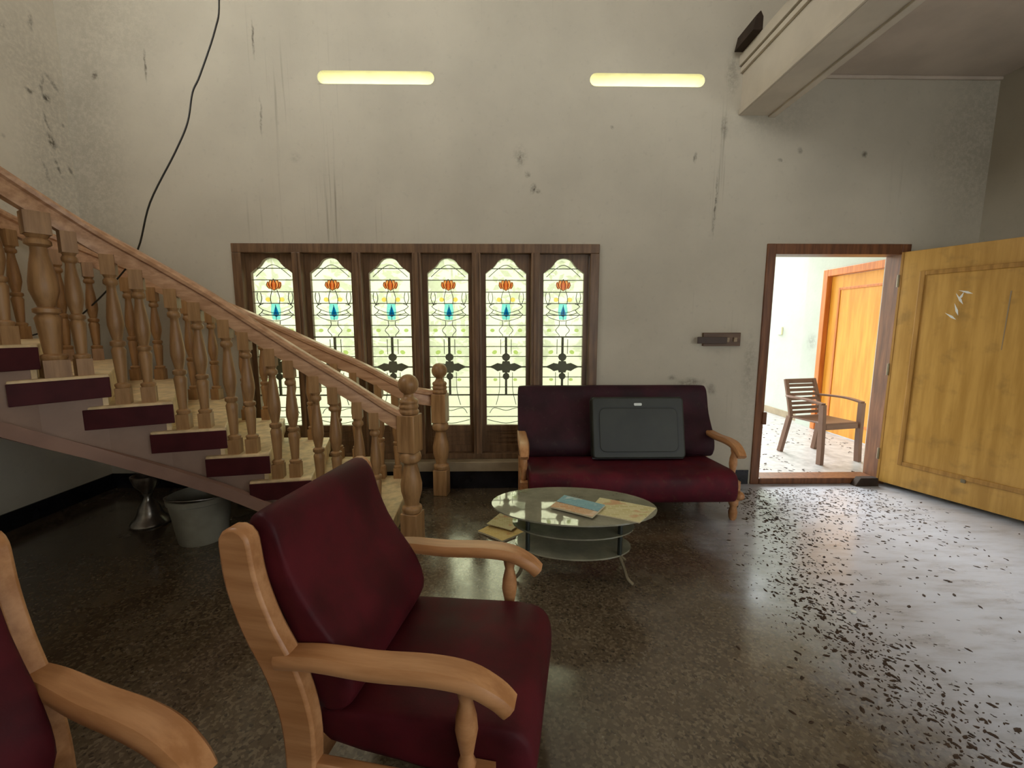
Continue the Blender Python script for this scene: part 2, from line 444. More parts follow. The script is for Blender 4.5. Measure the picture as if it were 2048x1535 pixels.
# ---------------------------------------------------------------- mesh helpers
class MB:
    def __init__(s):
        s.v, s.f, s.mi = [], [], []
        s.cur = 0

    def add(s, verts, faces):
        o = len(s.v)
        s.v += [tuple(p) for p in verts]
        s.f += [tuple(i + o for i in f) for f in faces]
        s.mi += [s.cur] * len(faces)
        return s

    def box(s, a, b, mat=None):
        x0, y0, z0 = a
        x1, y1, z1 = b
        vs = [(x0, y0, z0), (x1, y0, z0), (x1, y1, z0), (x0, y1, z0), (x0, y0, z1), (x1, y0, z1), (x1, y1, z1), (x0, y1, z1)]
        if mat is not None:
            vs = [mat @ Vector(p) for p in vs]
        return s.add(vs, [(0, 3, 2, 1), (4, 5, 6, 7), (0, 1, 5, 4), (1, 2, 6, 5), (2, 3, 7, 6), (3, 0, 4, 7)])

    def hexa(s, lo, hi):
        """lo, hi: 4 points each, same winding (counter-clockwise seen from above)"""
        return s.add(list(lo) + list(hi), [(0, 3, 2, 1), (4, 5, 6, 7), (0, 1, 5, 4), (1, 2, 6, 5), (2, 3, 7, 6), (3, 0, 4, 7)])

    def prism(s, outline, axis, a, b):
        """outline of 2D points extruded along axis between a and b. axis 'y': (x,z); 'z': (x,y); 'x': (y,z)"""
        def p3(p, d):
            return {'y': (p[0], d, p[1]), 'z': (p[0], p[1], d), 'x': (d, p[0], p[1])}[axis]
        n = len(outline)
        vs = [p3(p, a) for p in outline] + [p3(p, b) for p in outline]
        fs = [tuple(range(n)), tuple(range(2 * n - 1, n - 1, -1))]
        fs += [(i, i + n, (i + 1) % n + n, (i + 1) % n) for i in range(n)]
        return s.add(vs, fs)

    def lathe(s, prof, seg=16, origin=(0, 0, 0), squash=1.0):
        """prof: list of (radius, z)"""
        ox, oy, oz = origin
        vs, fs = [], []
        for r, z in prof:
            for k in range(seg):
                a = 2 * math.pi * (k + 0.5) / seg
                vs.append((ox + r * math.cos(a), oy + r * math.sin(a) * squash, oz + z))
        for i in range(len(prof) - 1):
            for k in range(seg):
                k2 = (k + 1) % seg
                fs.append((i * seg + k, i * seg + k2, (i + 1) * seg + k2, (i + 1) * seg + k))
        fs.append(tuple(range(seg - 1, -1, -1)))
        m = (len(prof) - 1) * seg
        fs.append(tuple(range(m, m + seg)))
        return s.add(vs, fs)

    def tube(s, pts, r, seg=6, closed=False):
        P = [Vector(p) for p in pts]
        rr = r if isinstance(r, (list, tuple)) else [r] * len(P)
        vs, fs = [], []
        n = len(P)
        ref = None
        for i in range(n):
            a = P[max(i - 1, 0)] if not closed else P[i - 1]
            b = P[min(i + 1, n - 1)] if not closed else P[(i + 1) % n]
            t = (b - a).normalized()
            if ref is None:
                ref = Vector((0, 0, 1)) if abs(t.z) < 0.9 else Vector((1, 0, 0))
            u = t.cross(ref).normalized()
            w = u.cross(t).normalized()
            ref = w
            for k in range(seg):
                an = 2 * math.pi * (k + 0.5) / seg
                vs.append(P[i] + (u * math.cos(an) + w * math.sin(an)) * rr[i])
        m = n if closed else n - 1
        for i in range(m):
            j = (i + 1) % n
            for k in range(seg):
                k2 = (k + 1) % seg
                fs.append((i * seg + k, i * seg + k2, j * seg + k2, j * seg + k))
        if not closed:
            fs.append(tuple(range(seg - 1, -1, -1)))
            fs.append(tuple(range((n - 1) * seg, n * seg)))
        return s.add(vs, fs)

    def sweep(s, pts, prof):
        """upright sweep: prof of (sideways, up) offsets, kept vertical along the path"""
        P = [Vector(p) for p in pts]
        n, m = len(P), len(prof)
        vs, fs = [], []
        for i in range(n):
            t = P[min(i + 1, n - 1)] - P[max(i - 1, 0)]
            t.z = 0
            t.normalize()
            side = Vector((t.y, -t.x, 0))
            for a, b in prof:
                vs.append(P[i] + side * a + Vector((0, 0, b)))
        for i in range(n - 1):
            for k in range(m):
                k2 = (k + 1) % m
                fs.append((i * m + k, i * m + k2, (i + 1) * m + k2, (i + 1) * m + k))
        fs.append(tuple(range(m - 1, -1, -1)))
        fs.append(tuple(range((n - 1) * m, n * m)))
        return s.add(vs, fs)

    def build(s, name, mats, parent=None, smooth=False, bevel=0.0, seg=2, subsurf=0, angle=40):
        me = bpy.data.meshes.new(name)
        me.from_pydata(s.v, [], s.f)
        mats = mats if isinstance(mats, (list, tuple)) else [mats]
        for m in mats:
            me.materials.append(M[m])
        for p, i in zip(me.polygons, s.mi):
            p.material_index = i
        me.validate()
        me.update()
        import bmesh
        bm = bmesh.new()
        bm.from_mesh(me)
        bmesh.ops.recalc_face_normals(bm, faces=bm.faces)
        bm.to_mesh(me)
        bm.free()
        if smooth:
            me.polygons.foreach_set('use_smooth', [True] * len(me.polygons))
            try:
                me.set_sharp_from_angle(angle=R(angle))
            except Exception:
                pass
        o = bpy.data.objects.new(name, me)
        COL.objects.link(o)
        if parent:
            o.parent = parent
        if bevel:
            b = o.modifiers.new('bevel', 'BEVEL')
            b.width = bevel
            b.segments = seg
            b.limit_method = 'ANGLE'
            b.angle_limit = R(35)
        if subsurf:
            q = o.modifiers.new('subsurf', 'SUBSURF')
            q.levels = q.render_levels = subsurf
        return o


def tag(o, label, cat, group=None, kind=None):
    o['label'] = label
    o['category'] = cat
    if group:
        o['group'] = group
    if kind:
        o['kind'] = kind
    return o


def struct(o, label=None):
    o['kind'] = 'structure'
    if label:
        o['label'] = label
    return o


def thing(name, label, cat, loc=(0, 0, 0), rz=0.0, group=None):
    o = bpy.data.objects.new(name, None)
    o.empty_display_size = 0.1
    COL.objects.link(o)
    o.location = loc
    o.rotation_euler = (0, 0, rz)
    return tag(o, label, cat, group)


def copy_part(src, parent, loc=None, rz=None):
    c = src.copy()
    COL.objects.link(c)
    c.parent = parent
    if loc is not None:
        c.location = loc
    if rz is not None:
        c.rotation_euler = (0, 0, rz)
    return c


def smooth_path(pts, n=8):
    """Catmull-Rom through points"""
    P = [Vector(p) for p in pts]
    out = []
    for i in range(len(P) - 1):
        p0, p1, p2, p3 = P[max(i - 1, 0)], P[i], P[i + 1], P[min(i + 2, len(P) - 1)]
        for k in range(n):
            t = k / n
            out.append(0.5 * ((2 * p1) + (p2 - p0) * t + (2 * p0 - 5 * p1 + 4 * p2 - p3) * t * t + (3 * p1 - p0 - 3 * p2 + p3) * t ** 3))
    out.append(P[-1])
    return out


# ================================================================= THE ROOM
D = 3.69          # inner face of the window wall
TH = 0.23         # wall thickness
XL, XR, YB = -3.44, 4.0, -3.5
ZT = 5.8
WX0, WX1, WZ0, WZ1 = -2.24, 0.79, 0.25, 2.08        # window opening
DX0, DX1, DZ1 = 2.20, 3.42, 2.09                    # door opening
SLOTS = [(-1.471, -0.551), (0.678, 1.601)]          # two narrow slots
SZ0, SZ1 = 3.295, 3.395

w = MB()
xs = [XL - TH, WX0, WX1, DX0, DX1, XR + TH]
w.box((XL - TH, D, -0.1), (WX0, D + TH, 3.2))
w.box((WX0, D, -0.1), (WX1, D + TH, WZ0))
w.box((WX0, D, WZ1), (WX1, D + TH, 3.2))
w.box((WX1, D, -0.1), (DX0, D + TH, 3.2))
w.box((DX0, D, DZ1), (DX1, D + TH, 3.2))
w.box((DX1, D, -0.1), (XR + TH, D + TH, 3.2))
w.box((XL - TH, D, 3.2), (XR + TH, D + TH, SZ0))
w.box((XL - TH, D, SZ1), (XR + TH, D + TH, ZT))
e = [XL - TH, SLOTS[0][0], SLOTS[0][1], SLOTS[1][0], SLOTS[1][1], XR + TH]
for i in (0, 2, 4):
    w.box((e[i], D, SZ0), (e[i + 1], D + TH, SZ1))
wall_front = struct(w.build('wall_front', 'wall'), 'stained off-white plaster wall with window, door and two slots')

# rounded, yellow painted linings of the two slots (children of the wall)
for a, b in SLOTS:
    m = MB()
    zc, r0 = (SZ0 + SZ1) / 2, (SZ1 - SZ0) / 2
    k = 8
    inner = [(b - r0 + math.cos(-math.pi / 2 + math.pi * i / k) * r0 * 0.97, zc + math.sin(-math.pi / 2 + math.pi * i / k) * r0 * 0.97) for i in range(k + 1)]
    inner += [(a + r0 + math.cos(math.pi / 2 + math.pi * i / k) * r0 * 0.97, zc + math.sin(math.pi / 2 + math.pi * i / k) * r0 * 0.97) for i in range(k + 1)]
    outer = []
    for (x, z) in inner:
        ox = min(max(x + (x - min(max(x, a + r0), b - r0)) * 0.9, a), b)
        oz = SZ1 if z > zc else SZ0
        outer.append((x if a + r0 - 1e-6 <= x <= b - r0 + 1e-6 else (b if x > b - r0 else a), oz))
    n = len(inner)
    vs = []
    for (x, z), (X, Z) in zip(inner, outer):
        vs += [(x, D - 0.0015, z), (x, D + TH, z), (X, D - 0.0015, Z), (X, D + TH, Z)]
    fs = []
    for i in range(n):
        j = (i + 1) % n
        fs += [(4 * i, 4 * j, 4 * j + 1, 4 * i + 1), (4 * i, 4 * i + 2, 4 * j + 2, 4 * j), (4 * i + 1, 4 * j + 1, 4 * j + 3, 4 * i + 3)]
    m.add(vs, fs)
    m.mi = [0 if k % 3 == 0 else 1 for k in range(len(fs))]      # lining yellow, corner fillings plain wall
    m.build('slot_lining', ['slot', 'wall'], wall_front)

wall_left = MB()
wall_left.box((XL - TH, YB, -0.1), (XL, D, 4.0)).box((XL - TH, 2.0, 4.0), (XL, D, ZT)).box((XL - TH, YB, 4.0), (XL, 0.2, ZT)).box((XL - TH, 0.2, 5.4), (XL, 2.0, ZT))
struct(wall_left.build('wall_left', 'wall_left'), 'off-white plaster wall with soot marks beside the stair')
struct(MB().box((XR, -0.2, -0.1), (XR + TH, D, ZT)).box((XR, YB, -0.1), (XR + TH, -2.4, ZT)).box((XR, -2.4, -0.1), (XR + TH, -0.2, 1.0)).box((XR, -2.4, 2.5), (XR + TH, -0.2, ZT)).build('wall_right', 'wall_plain'), 'dim plaster wall behind the open door')  # unseen gap added in this wall to let fill light in
wb = MB()
wb.box((XL - TH, YB - TH, -0.1), (1.0, YB, 3.6)).box((3.6, YB - TH, -0.1), (XR + TH, YB, 3.6)).box((1.0, YB - TH, -0.1), (3.6, YB, 1.0)).box((1.0, YB - TH, 2.5), (3.6, YB, 3.6)).box((XL - TH, YB - TH, 5.4), (XR + TH, YB, ZT))  # the low opening at right is added for fill light
wb.box((XL - TH, YB - TH, 3.6), (-3.2, YB, 5.4)).box((1.4, YB - TH, 3.6), (XR + TH, YB, 5.4))
struct(wb.build('wall_back', 'wall_plain'), 'plaster wall behind the viewer with a tall upper window')
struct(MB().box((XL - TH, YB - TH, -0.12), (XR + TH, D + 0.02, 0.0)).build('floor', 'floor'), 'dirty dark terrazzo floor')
struct(MB().box((XL - TH, YB - TH, ZT), (XR + TH, D + TH, ZT + 0.15)).build('ceiling_upper', 'ceiling'), 'high ceiling of the double-height hall')
struct(MB().box((1.93, YB, 3.39), (XR, D, 3.53)).build('ceiling', 'ceiling'), 'low ceiling on the right under the gallery')
struct(MB().box((XL, YB, 3.39), (1.93, 0.1, 3.53)).build('ceiling_gallery', 'ceiling'), 'gallery slab above the viewer')
bm_ = MB()
bm_.box((1.90, YB, 3.09), (2.17, D, 3.53))
beam = struct(bm_.build('ceiling_beam', 'beam'), 'cream painted gallery beam at upper right')
MB().box((1.885, YB, 3.09), (1.90, D, 3.13)).build('beam_moulding', 'beam', beam, bevel=0.004)
MB().box((1.878, YB, 3.40), (1.90, D, 3.44)).build('beam_moulding', 'beam', beam, bevel=0.004)
MB().box((2.13, YB, 3.075), (2.185, D, 3.115)).build('beam_moulding', 'beam', beam, bevel=0.004)
MB().box((1.865, YB, 3.45), (1.90, D, 3.53)).build('beam_moulding', 'beam', beam, bevel=0.004)
MB().box((2.17, YB, 3.35), (2.24, D, 3.39)).build('ceiling_moulding', 'beam', beam, bevel=0.006)
MB().box((2.24, D - 0.022, 3.365), (XR, D, 3.39)).build('ceiling_moulding', 'ceiling', beam, bevel=0.006)
# broken dark wooden stubs of the gallery rail along the beam top
for i, (y, l) in enumerate([(3.52, 0.26), (2.98, 0.22), (2.35, 0.24), (1.75, 0.22)]):
    st = MB()
    st.prism([(1.80, 3.53), (1.872, 3.53), (1.872, 3.62), (1.85, 3.66), (1.82, 3.63)], 'y', y - l / 2, y + l / 2)
    o = st.build('gallery_rail_stub', 'old_dark_wood', None, bevel=0.004)
    lab = ['broken dark wooden stub on the gallery beam beside the wall', 'broken dark wooden stub on the gallery beam at the picture top',
           'dark wooden stub further along the gallery beam', 'dark wooden stub on the gallery beam nearest the viewer'][i]
    tag(o, lab, 'rail stub', 'gallery rail stubs')

# skirting
struct(MB().box((XL, YB, 0), (XL + 0.015, D - 0.012, 0.13)).build('baseboard_left', 'skirting', bevel=0.003), 'black skirting along the left wall')
struct(MB().box((XL, D - 0.012, 0), (WX0 - 0.1, D, 0.13)).build('baseboard_front', 'skirting', bevel=0.003), 'black skirting under the stair on the window wall')
struct(MB().box((WX1 + 0.1, D - 0.012, 0), (DX0 - 0.02, D, 0.13)).build('baseboard_front_1', 'skirting', bevel=0.003), 'black skirting behind the sofa')
# stone ledge under the window
lg = struct(MB().box((WX0 - 0.1, D - 0.11, 0.165), (WX1 + 0.1, D, 0.25)).build('trim_1', 'ledge', bevel=0.006), 'pale stone ledge under the stained glass window')
MB().box((WX0 - 0.1, D - 0.07, 0.0), (WX1 + 0.1, D, 0.165)).build('ledge_skirting', 'skirting', lg)

# ================================================================= STAINED GLASS WINDOW
win = MB()
fy0, fy1 = D - 0.022, D + 0.15
win.box((WX0, fy0, WZ1 - 0.075), (WX1, fy1, WZ1))
win.box((WX0, fy0, WZ0), (WX1, fy1, WZ0 + 0.05))
win.box((WX0, fy0, WZ0 + 0.05), (WX0 + 0.075, fy1, WZ1 - 0.075))
win.box((WX1 - 0.075, fy0, WZ0 + 0.05), (WX1, fy1, WZ1 - 0.075))
window = struct(win.build('window_1', 'frame', bevel=0.005), 'six-light brown wooden window with stained glass')
NL = 6
cx = [-1.957 + 0.4918 * i for i in range(NL)]
for i in range(NL - 1):
    xm = (cx[i] + cx[i + 1]) / 2
    m = MB().box((xm - 0.036, fy0 - 0.018, WZ0 + 0.05), (xm + 0.036, fy1, WZ1 - 0.075))
    m.build('mullion', 'frame', window, bevel=0.005)
    MB().box((xm - 0.014, fy0 - 0.028, WZ0 + 0.05), (xm + 0.014, fy0 - 0.018, WZ1 - 0.075)).build('mullion_bead', 'frame', window, bevel=0.003)

PW = 0.172        # half width of a pane
GY = D + 0.075    # glass plane
ZB, ZTOP = 0.54, 1.985


def zy(py):       # height in the pattern from the drawing's row numbers
    return 1.98 - (py - 515) * 0.004324


def arch(hw, top, sh):
    """outline of a trefoil-headed opening, from lower left round the head to lower right"""
    pts = [(-hw, ZB), (-hw, sh)]
    pts += [(-hw * 0.82, sh + 0.025), (-hw * 0.62, sh + 0.050), (-hw * 0.50, sh + 0.072)]
    for k in range(9):
        a = math.pi * (0.86 - 0.72 * k / 8)
        pts.append((hw * 0.47 * math.cos(a), top - 0.058 + 0.058 * math.sin(a)))
    pts += [(hw * 0.50, sh + 0.072), (hw * 0.62, sh + 0.050), (hw * 0.82, sh + 0.025), (hw, sh), (hw, ZB)]
    return pts


# one casement with its glass, lead lines and coloured pieces; copied for each light
cm = MB()
head = arch(PW, 1.975, 1.85)
# stiles and bottom rail
cm.box((-PW - 0.038, D + 0.042, WZ0 + 0.05), (-PW, D + 0.085, WZ1 - 0.075))
cm.box((PW, D + 0.042, WZ0 + 0.05), (PW + 0.038, D + 0.085, WZ1 - 0.075))
cm.box((-PW, D + 0.042, ZB - 0.05), (PW, D + 0.085, ZB))
cm.box((-PW, D + 0.042, WZ0 + 0.05), (PW, D + 0.085, WZ0 + 0.11))
# spandrels: strips from the trefoil curve up to the head
top = WZ1 - 0.075
hp = head[1:-1]
for (xa, za), (xb, zb) in zip(hp[:-1], hp[1:]):
    if xb - xa > 1e-5:
        cm.hexa([(xa, D + 0.042, za), (xb, D + 0.042, zb), (xb, D + 0.085, zb), (xa, D + 0.085, za)],
                [(xa, D + 0.042, top), (xb, D + 0.042, top), (xb, D + 0.085, top), (xa, D + 0.085, top)])
casement = cm.build('casement', 'frame', window, bevel=0.0)
casement.location = (cx[0], 0, 0)
sub = []
pn = MB().prism([(-PW - 0.004, ZB - 0.004), (PW + 0.004, ZB - 0.004), (PW + 0.004, 1.99), (-PW - 0.004, 1.99)], 'y', GY, GY + 0.004)
sub.append(pn.build('glass_pane', 'pane', casement))
pp = MB().box((-PW, D + 0.05, WZ0 + 0.11), (PW, D + 0.07, ZB - 0.05))
for z in (0.385, 0.425, 0.465):
    pp.box((-PW, D + 0.044, z), (PW, D + 0.05, z + 0.012))
sub.append(pp.build('lower_panel', 'frame', casement))


def U(x):
    return (x - 435) * 0.000512


def Zu(y):
    return zy(500 + y / 8.53)


def Zl(y):
    return zy(660 + y / 8.08)


lines = []
front_lines = []
lines.append(smooth_path([(U(150), Zu(440)), (U(300), Zu(310)), (U(435), Zu(245)), (U(560), Zu(310)), (U(720), Zu(440))] and
                         [Vector((U(150), 0, Zu(440))), Vector((U(300), 0, Zu(310))), Vector((U(435), 0, Zu(245))), Vector((U(570), 0, Zu(310))), Vector((U(720), 0, Zu(440)))], 5))


def L(pts, f, mirror=False):
    P = [Vector((U(x), 0, f(y))) for x, y in pts]
    lines.append(smooth_path(P, 4))
    if mirror:
        lines.append(smooth_path([Vector((-p.x, 0, p.z)) for p in P], 4))


L([(395, 660), (360, 780), (368, 890)], Zu, True)
L([(150, 700), (140, 800), (180, 905)], Zu, True)
L([(200, 700), (216, 800), (180, 905)], Zu, True)
L([(150, 930), (225, 985), (435, 1040), (645, 985), (720, 930)], Zu)
L([(150, 930), (180, 905), (240, 880)], Zu, True)
L([(190, 1035), (300, 1065), (435, 1080), (570, 1065), (680, 1035)], Zu)
L([(150, 1060), (225, 1120), (435, 1172), (645, 1120), (720, 1060)], Zu)
L([(225, 985), (190, 1035), (150, 1060)], Zu, True)
L([(375, 1172), (375, 1250), (318, 1330), (375, 1405), (375, 1440)], Zu, True)
L([(345, 110), (345, 350)], Zl, True)
L([(325, 650), (320, 950), (262, 1190)], Zl, True)
L([(150, 1330), (230, 1240), (435, 1285), (640, 1240), (720, 1330)], Zl)
L([(110, 1440), (435, 1500), (760, 1440)], Zl)
def FL(pts, mirror=True):
    P = [Vector((U(x), 0, Zu(y))) for x, y in pts]
    front_lines.append(smooth_path(P, 4))
    if mirror:
        front_lines.append(smooth_path([Vector((-p.x, 0, p.z)) for p in P], 4))


FL([(400, 655), (352, 575), (385, 490), (418, 530)])
FL([(435, 475), (395, 560), (405, 640), (435, 668)])
FL([(360, 640), (316, 580), (345, 520)])
FL([(440, 900), (440, 1160)], False)
came = MB()
for ln in lines:
    came.tube([(p.x, GY - 0.003, p.z) for p in ln], 0.0034, 4)
for ln in front_lines:
    came.tube([(p.x, GY - 0.011, p.z) for p in ln], 0.0026, 4)
sub.append(came.build('lead_came', 'came', casement))


def piece(name, pts, mat, dy=0.0):
    return sub.append(MB().prism(pts, 'y', GY - 0.006 - dy, GY - 0.001 - dy).build(name, mat, casement))


def ell(x, y, rx, ry, f=Zu, rot=0.0, k=10):
    c, s = math.cos(rot), math.sin(rot)
    r = []
    for i in range(k):
        a = 2 * math.pi * i / k
        dx, dz = rx * 0.000512 * math.cos(a), ry * 0.000507 * math.sin(a)
        r.append((U(x) + dx * c - dz * s, f(y) + dx * s + dz * c))
    return r


piece('flower_petal', ell(343, 580, 26, 62, Zu, 0.22), 'g_red')
piece('flower_petal', ell(527, 580, 26, 62, Zu, -0.22), 'g_red')
piece('flower_petal', ell(385, 568, 32, 84, Zu, 0.1), 'g_orange', 0.002)
piece('flower_petal', ell(485, 568, 32, 84, Zu, -0.1), 'g_orange', 0.002)
piece('flower_petal', [(U(435), Zu(475)), (U(395), Zu(560)), (U(405), Zu(640)), (U(435), Zu(665)), (U(465), Zu(640)), (U(475), Zu(560))], 'g_red', 0.004)
piece('blue_glass_drop', [(U(440), Zu(915)), (U(408), Zu(1010)), (U(395), Zu(1070)), (U(440), Zu(1110)), (U(485), Zu(1070)), (U(472), Zu(1010))], 'g_blue', 0.004)
piece('pale_blue_glass', [(U(370), Zu(885)), (U(355), Zu(1010)), (U(375), Zu(1150)), (U(495), Zu(1150)), (U(515), Zu(1010)), (U(500), Zu(885))], 'g_sky')
piece('yellow_glass', ell(318, 815, 40, 38), 'g_yellow')
piece('yellow_glass', ell(548, 815, 40, 38), 'g_yellow')
piece('green_glass_leaf', ell(205, 1330, 38, 30), 'g_green')
piece('green_glass_leaf', ell(672, 1330, 38, 30), 'g_green')
piece('green_glass_leaf', ell(240, 320, 44, 34, Zl, 0.4), 'g_green')
piece('green_glass_leaf', ell(600, 320, 44, 34, Zl, -0.4), 'g_green')
piece('green_glass_leaf', ell(250, 770, 36, 26, Zl), 'g_green')
piece('green_glass_leaf', ell(590, 770, 36, 26, Zl), 'g_green')
for s_ in sub:
    s_.parent = casement
for i in range(1, NL):
    c2 = copy_part(casement, window, (cx[i], 0, 0))
    for s_ in sub:
        copy_part(s_, c2)

# iron grille on the room side of the glass: bars of each light, and the cross-shaped ornament
gr = MB()
for py in (536, 558, 581, 603, 626, 646, 688, 708, 750, 770, 811, 831):
    gr.box((-PW - 0.02, D + 0.056, zy(py) - 0.0034), (PW + 0.02, D + 0.061, zy(py) + 0.0034))
for py in (669, 729, 786):
    gr.box((-PW - 0.02, D + 0.053, zy(py) - 0.006), (PW + 0.02, D + 0.063, zy(py) + 0.006))
grille = gr.build('iron_bars', 'iron', window)
orn = MB()
zc = zy(729)
orn.box((-0.010, D + 0.052, zy(786)), (0.010, D + 0.064, zy(669)))
for sx in (-1, 1):
    orn.prism([(sx * 0.0, zc - 0.035), (sx * 0.04, zc - 0.030), (sx * 0.075, zc - 0.038), (sx * 0.105, zc - 0.018), (sx * 0.135, zc - 0.006),
               (sx * 0.135, zc + 0.006), (sx * 0.105, zc + 0.020), (sx * 0.075, zc + 0.034), (sx * 0.04, zc + 0.026), (0, zc + 0.035)], 'y', D + 0.051, D + 0.065)
orn.prism([(-0.03, zc - 0.05), (0.03, zc - 0.05), (0.045, zc), (0.03, zc + 0.05), (-0.03, zc + 0.05), (-0.045, zc)], 'y', D + 0.050, D + 0.066)
for zz, hw, hh in ((zc + 0.085, 0.036, 0.034), (zc - 0.082, 0.03, 0.03)):
    orn.prism([(hw * math.cos(2 * math.pi * i / 10), zz + hh * math.sin(2 * math.pi * i / 10)) for i in range(10)], 'y', D + 0.050, D + 0.066)
ornament = orn.build('grille_ornament', 'iron', window)
grille.location = ornament.location = (cx[0], 0, 0)
for i in range(1, NL):
    copy_part(grille, window, (cx[i], 0, 0))
    copy_part(ornament, window, (cx[i], 0, 0))

# ================================================================= FRONT DOOR
df = MB()
df.box((DX0, D - 0.015, 0.0), (DX0 + 0.075, D + 0.14, DZ1))
df.box((DX1 - 0.075, D - 0.015, 0.0), (DX1, D + 0.14, DZ1))
df.box((DX0 + 0.075, D - 0.015, DZ1 - 0.085), (DX1 - 0.075, D + 0.14, DZ1))
door1 = struct(df.build('door_1', 'doorframe', bevel=0.004), 'open front door with brown frame and golden leaf')
MB().box((DX0 + 0.075, D - 0.02, 0.0), (DX1 - 0.075, D + 0.15, 0.055)).build('threshold', 'doorframe', door1, bevel=0.008)
# leaf, opened into the room about 110 degrees
leaf = bpy.data.objects.new('door_leaf', None)
COL.objects.link(leaf)
leaf.parent = door1
leaf.location = (DX1 - 0.085, D - 0.025, 0.035)
ang = math.atan2(-0.926, 0.378)
leaf.rotation_euler = (0, 0, ang)
LW, LH, LT = 1.08, 1.985, 0.042
# local x along the leaf, +y towards the hall-facing side seen from the camera is -y after the turn
lf = MB().box((0, 0, 0), (LW, LT, LH))
bpy_leaf = lf.build('leaf_panel', 'door', leaf, bevel=0.003)
ft = MB()
mm = 0.0
# the visible face is local y = 0 side
face = -0.012
for a, b in (((0.14, face, 0.19), (0.175, 0.0, LH - 0.17)), ((LW - 0.175, face, 0.19), (LW - 0.14, 0.0, LH - 0.17)),
             ((0.175, face, 0.19), (LW - 0.175, 0.0, 0.225)), ((0.175, face, LH - 0.205), (LW - 0.175, 0.0, LH - 0.17))):
    MB().box(a, b).build('panel_moulding', 'door_trim', leaf, bevel=0.004)
MB().box((0.0, -0.004, 0.0), (0.016, LT, LH)).build('hinge_edge', 'door_trim', leaf)
for z in (0.25, 1.0, 1.75):
    MB().lathe([(0.009, -0.05), (0.009, 0.05)], 8, (-0.004, -0.006, z)).build('hinge', 'brass', leaf, smooth=True)
MB().box((0.55, -0.016, 0.17), (0.58, 0, 0.2)).build('bolt_stub', 'brass', leaf, bevel=0.004)
for (x, z, l, a) in ((0.40, 1.58, 0.05, 1.1), (0.43, 1.63, 0.045, 0.4), (0.39, 1.50, 0.05, 1.3), (0.36, 1.45, 0.045, 0.7), (0.41, 1.60, 0.03, 2.0)):
    sc_ = MB().prism([(-l, -0.004), (l * 0.3, -0.009), (l, 0.0), (l * 0.2, 0.007)], 'y', -0.0012, 0.001).build('scratch', 'white_chip', leaf)
    sc_.location = (x, 0, z)
    sc_.rotation_euler = (0, a, 0)
MB().prism([(0.665, 1.62), (0.672, 1.62), (0.664, 1.20), (0.660, 1.20)], 'y', -0.0015, 0.001).build('drip_mark', 'switch', leaf)
# lock knob on left jamb
MB().box((DX0 + 0.06, D - 0.03, 0.55), (DX0 + 0.095, D - 0.012, 0.66)).build('latch_keeper', 'doorframe', door1, bevel=0.004)
# cut dark end of the threshold at the hinge jamb
wd = MB().prism([(3.10, 0.0), (3.31, 0.0), (3.30, 0.075), (3.145, 0.075)], 'y', D - 0.085, D - 0.025)
tag(wd.build('threshold_end', 'old_dark_wood', None, bevel=0.004), 'dark cut end of the wooden threshold beside the open door hinge', 'threshold piece')

# ================================================================= PORCH AND YARD
struct(MB().box((0.9, D + 0.02, -0.12), (8.0, 9.0, -0.002)).build('floor_porch', 'porch_floor'), 'pale porch floor strewn with leaves')
pw = MB()
PX = 4.28
pw.box((PX, D + TH, -0.1), (PX + 0.25, 4.62, 3.0)).box((PX, 4.62, 2.15), (PX + 0.25, 5.82, 3.0)).box((PX, 5.82, -0.1), (PX + 0.25, 6.15, 3.0))
pw.box((PX + 0.10, 6.15, -0.1), (PX + 0.35, 8.6, 3.0))
pwall = struct(pw.build('wall_porch', 'porch_wall'), 'mint white porch wall beyond the open door')
MB().box((PX + 0.085, 6.15, 0.0), (PX + 0.10, 8.6, 0.10)).build('porch_skirting', 'ledge', pwall)
MB().box((PX + 0.07, 6.75, 1.28), (PX + 0.10, 6.87, 1.40)).build('bell_box', 'slot', pwall, bevel=0.005)
struct(MB().box((1.2, D + TH, 3.0), (5.0, 6.4, 3.15)).build('ceiling_porch', 'beam'), 'porch roof slab')
# orange inner door on the porch wall
od = MB()
od.box((PX - 0.02, 4.62, 0), (PX + 0.12, 4.70, 2.15)).box((PX - 0.02, 5.74, 0), (PX + 0.12, 5.82, 2.15)).box((PX - 0.02, 4.70, 2.06), (PX + 0.12, 5.74, 2.15))
door2 = struct(od.build('door_2', 'orange_frame', bevel=0.005), 'closed orange door on the porch')
MB().box((PX + 0.045, 4.705, 0.01), (PX + 0.085, 5.735, 2.055)).build('door_leaf', 'orange', door2)
for a, b in (((5.57, 0.18), (5.60, 1.90)), ((4.84, 0.18), (4.87, 1.90)), ((4.87, 0.18), (5.57, 0.21)), ((4.87, 1.87), (5.57, 1.90))):
    MB().box((PX + 0.035, a[0], a[1]), (PX + 0.045, b[0], b[1])).build('panel_moulding', 'orange_frame', door2, bevel=0.003)
struct(MB().box((-30, D + TH, -0.2), (0.9, 40, -0.06)).box((0.9, 9.0, -0.2), (30, 40, -0.06)).build('yard_paving', 'paving'), 'pale paved yard outside')

# shrubs beyond the yard, seen dimly through the stained glass
rng = random.Random(3)


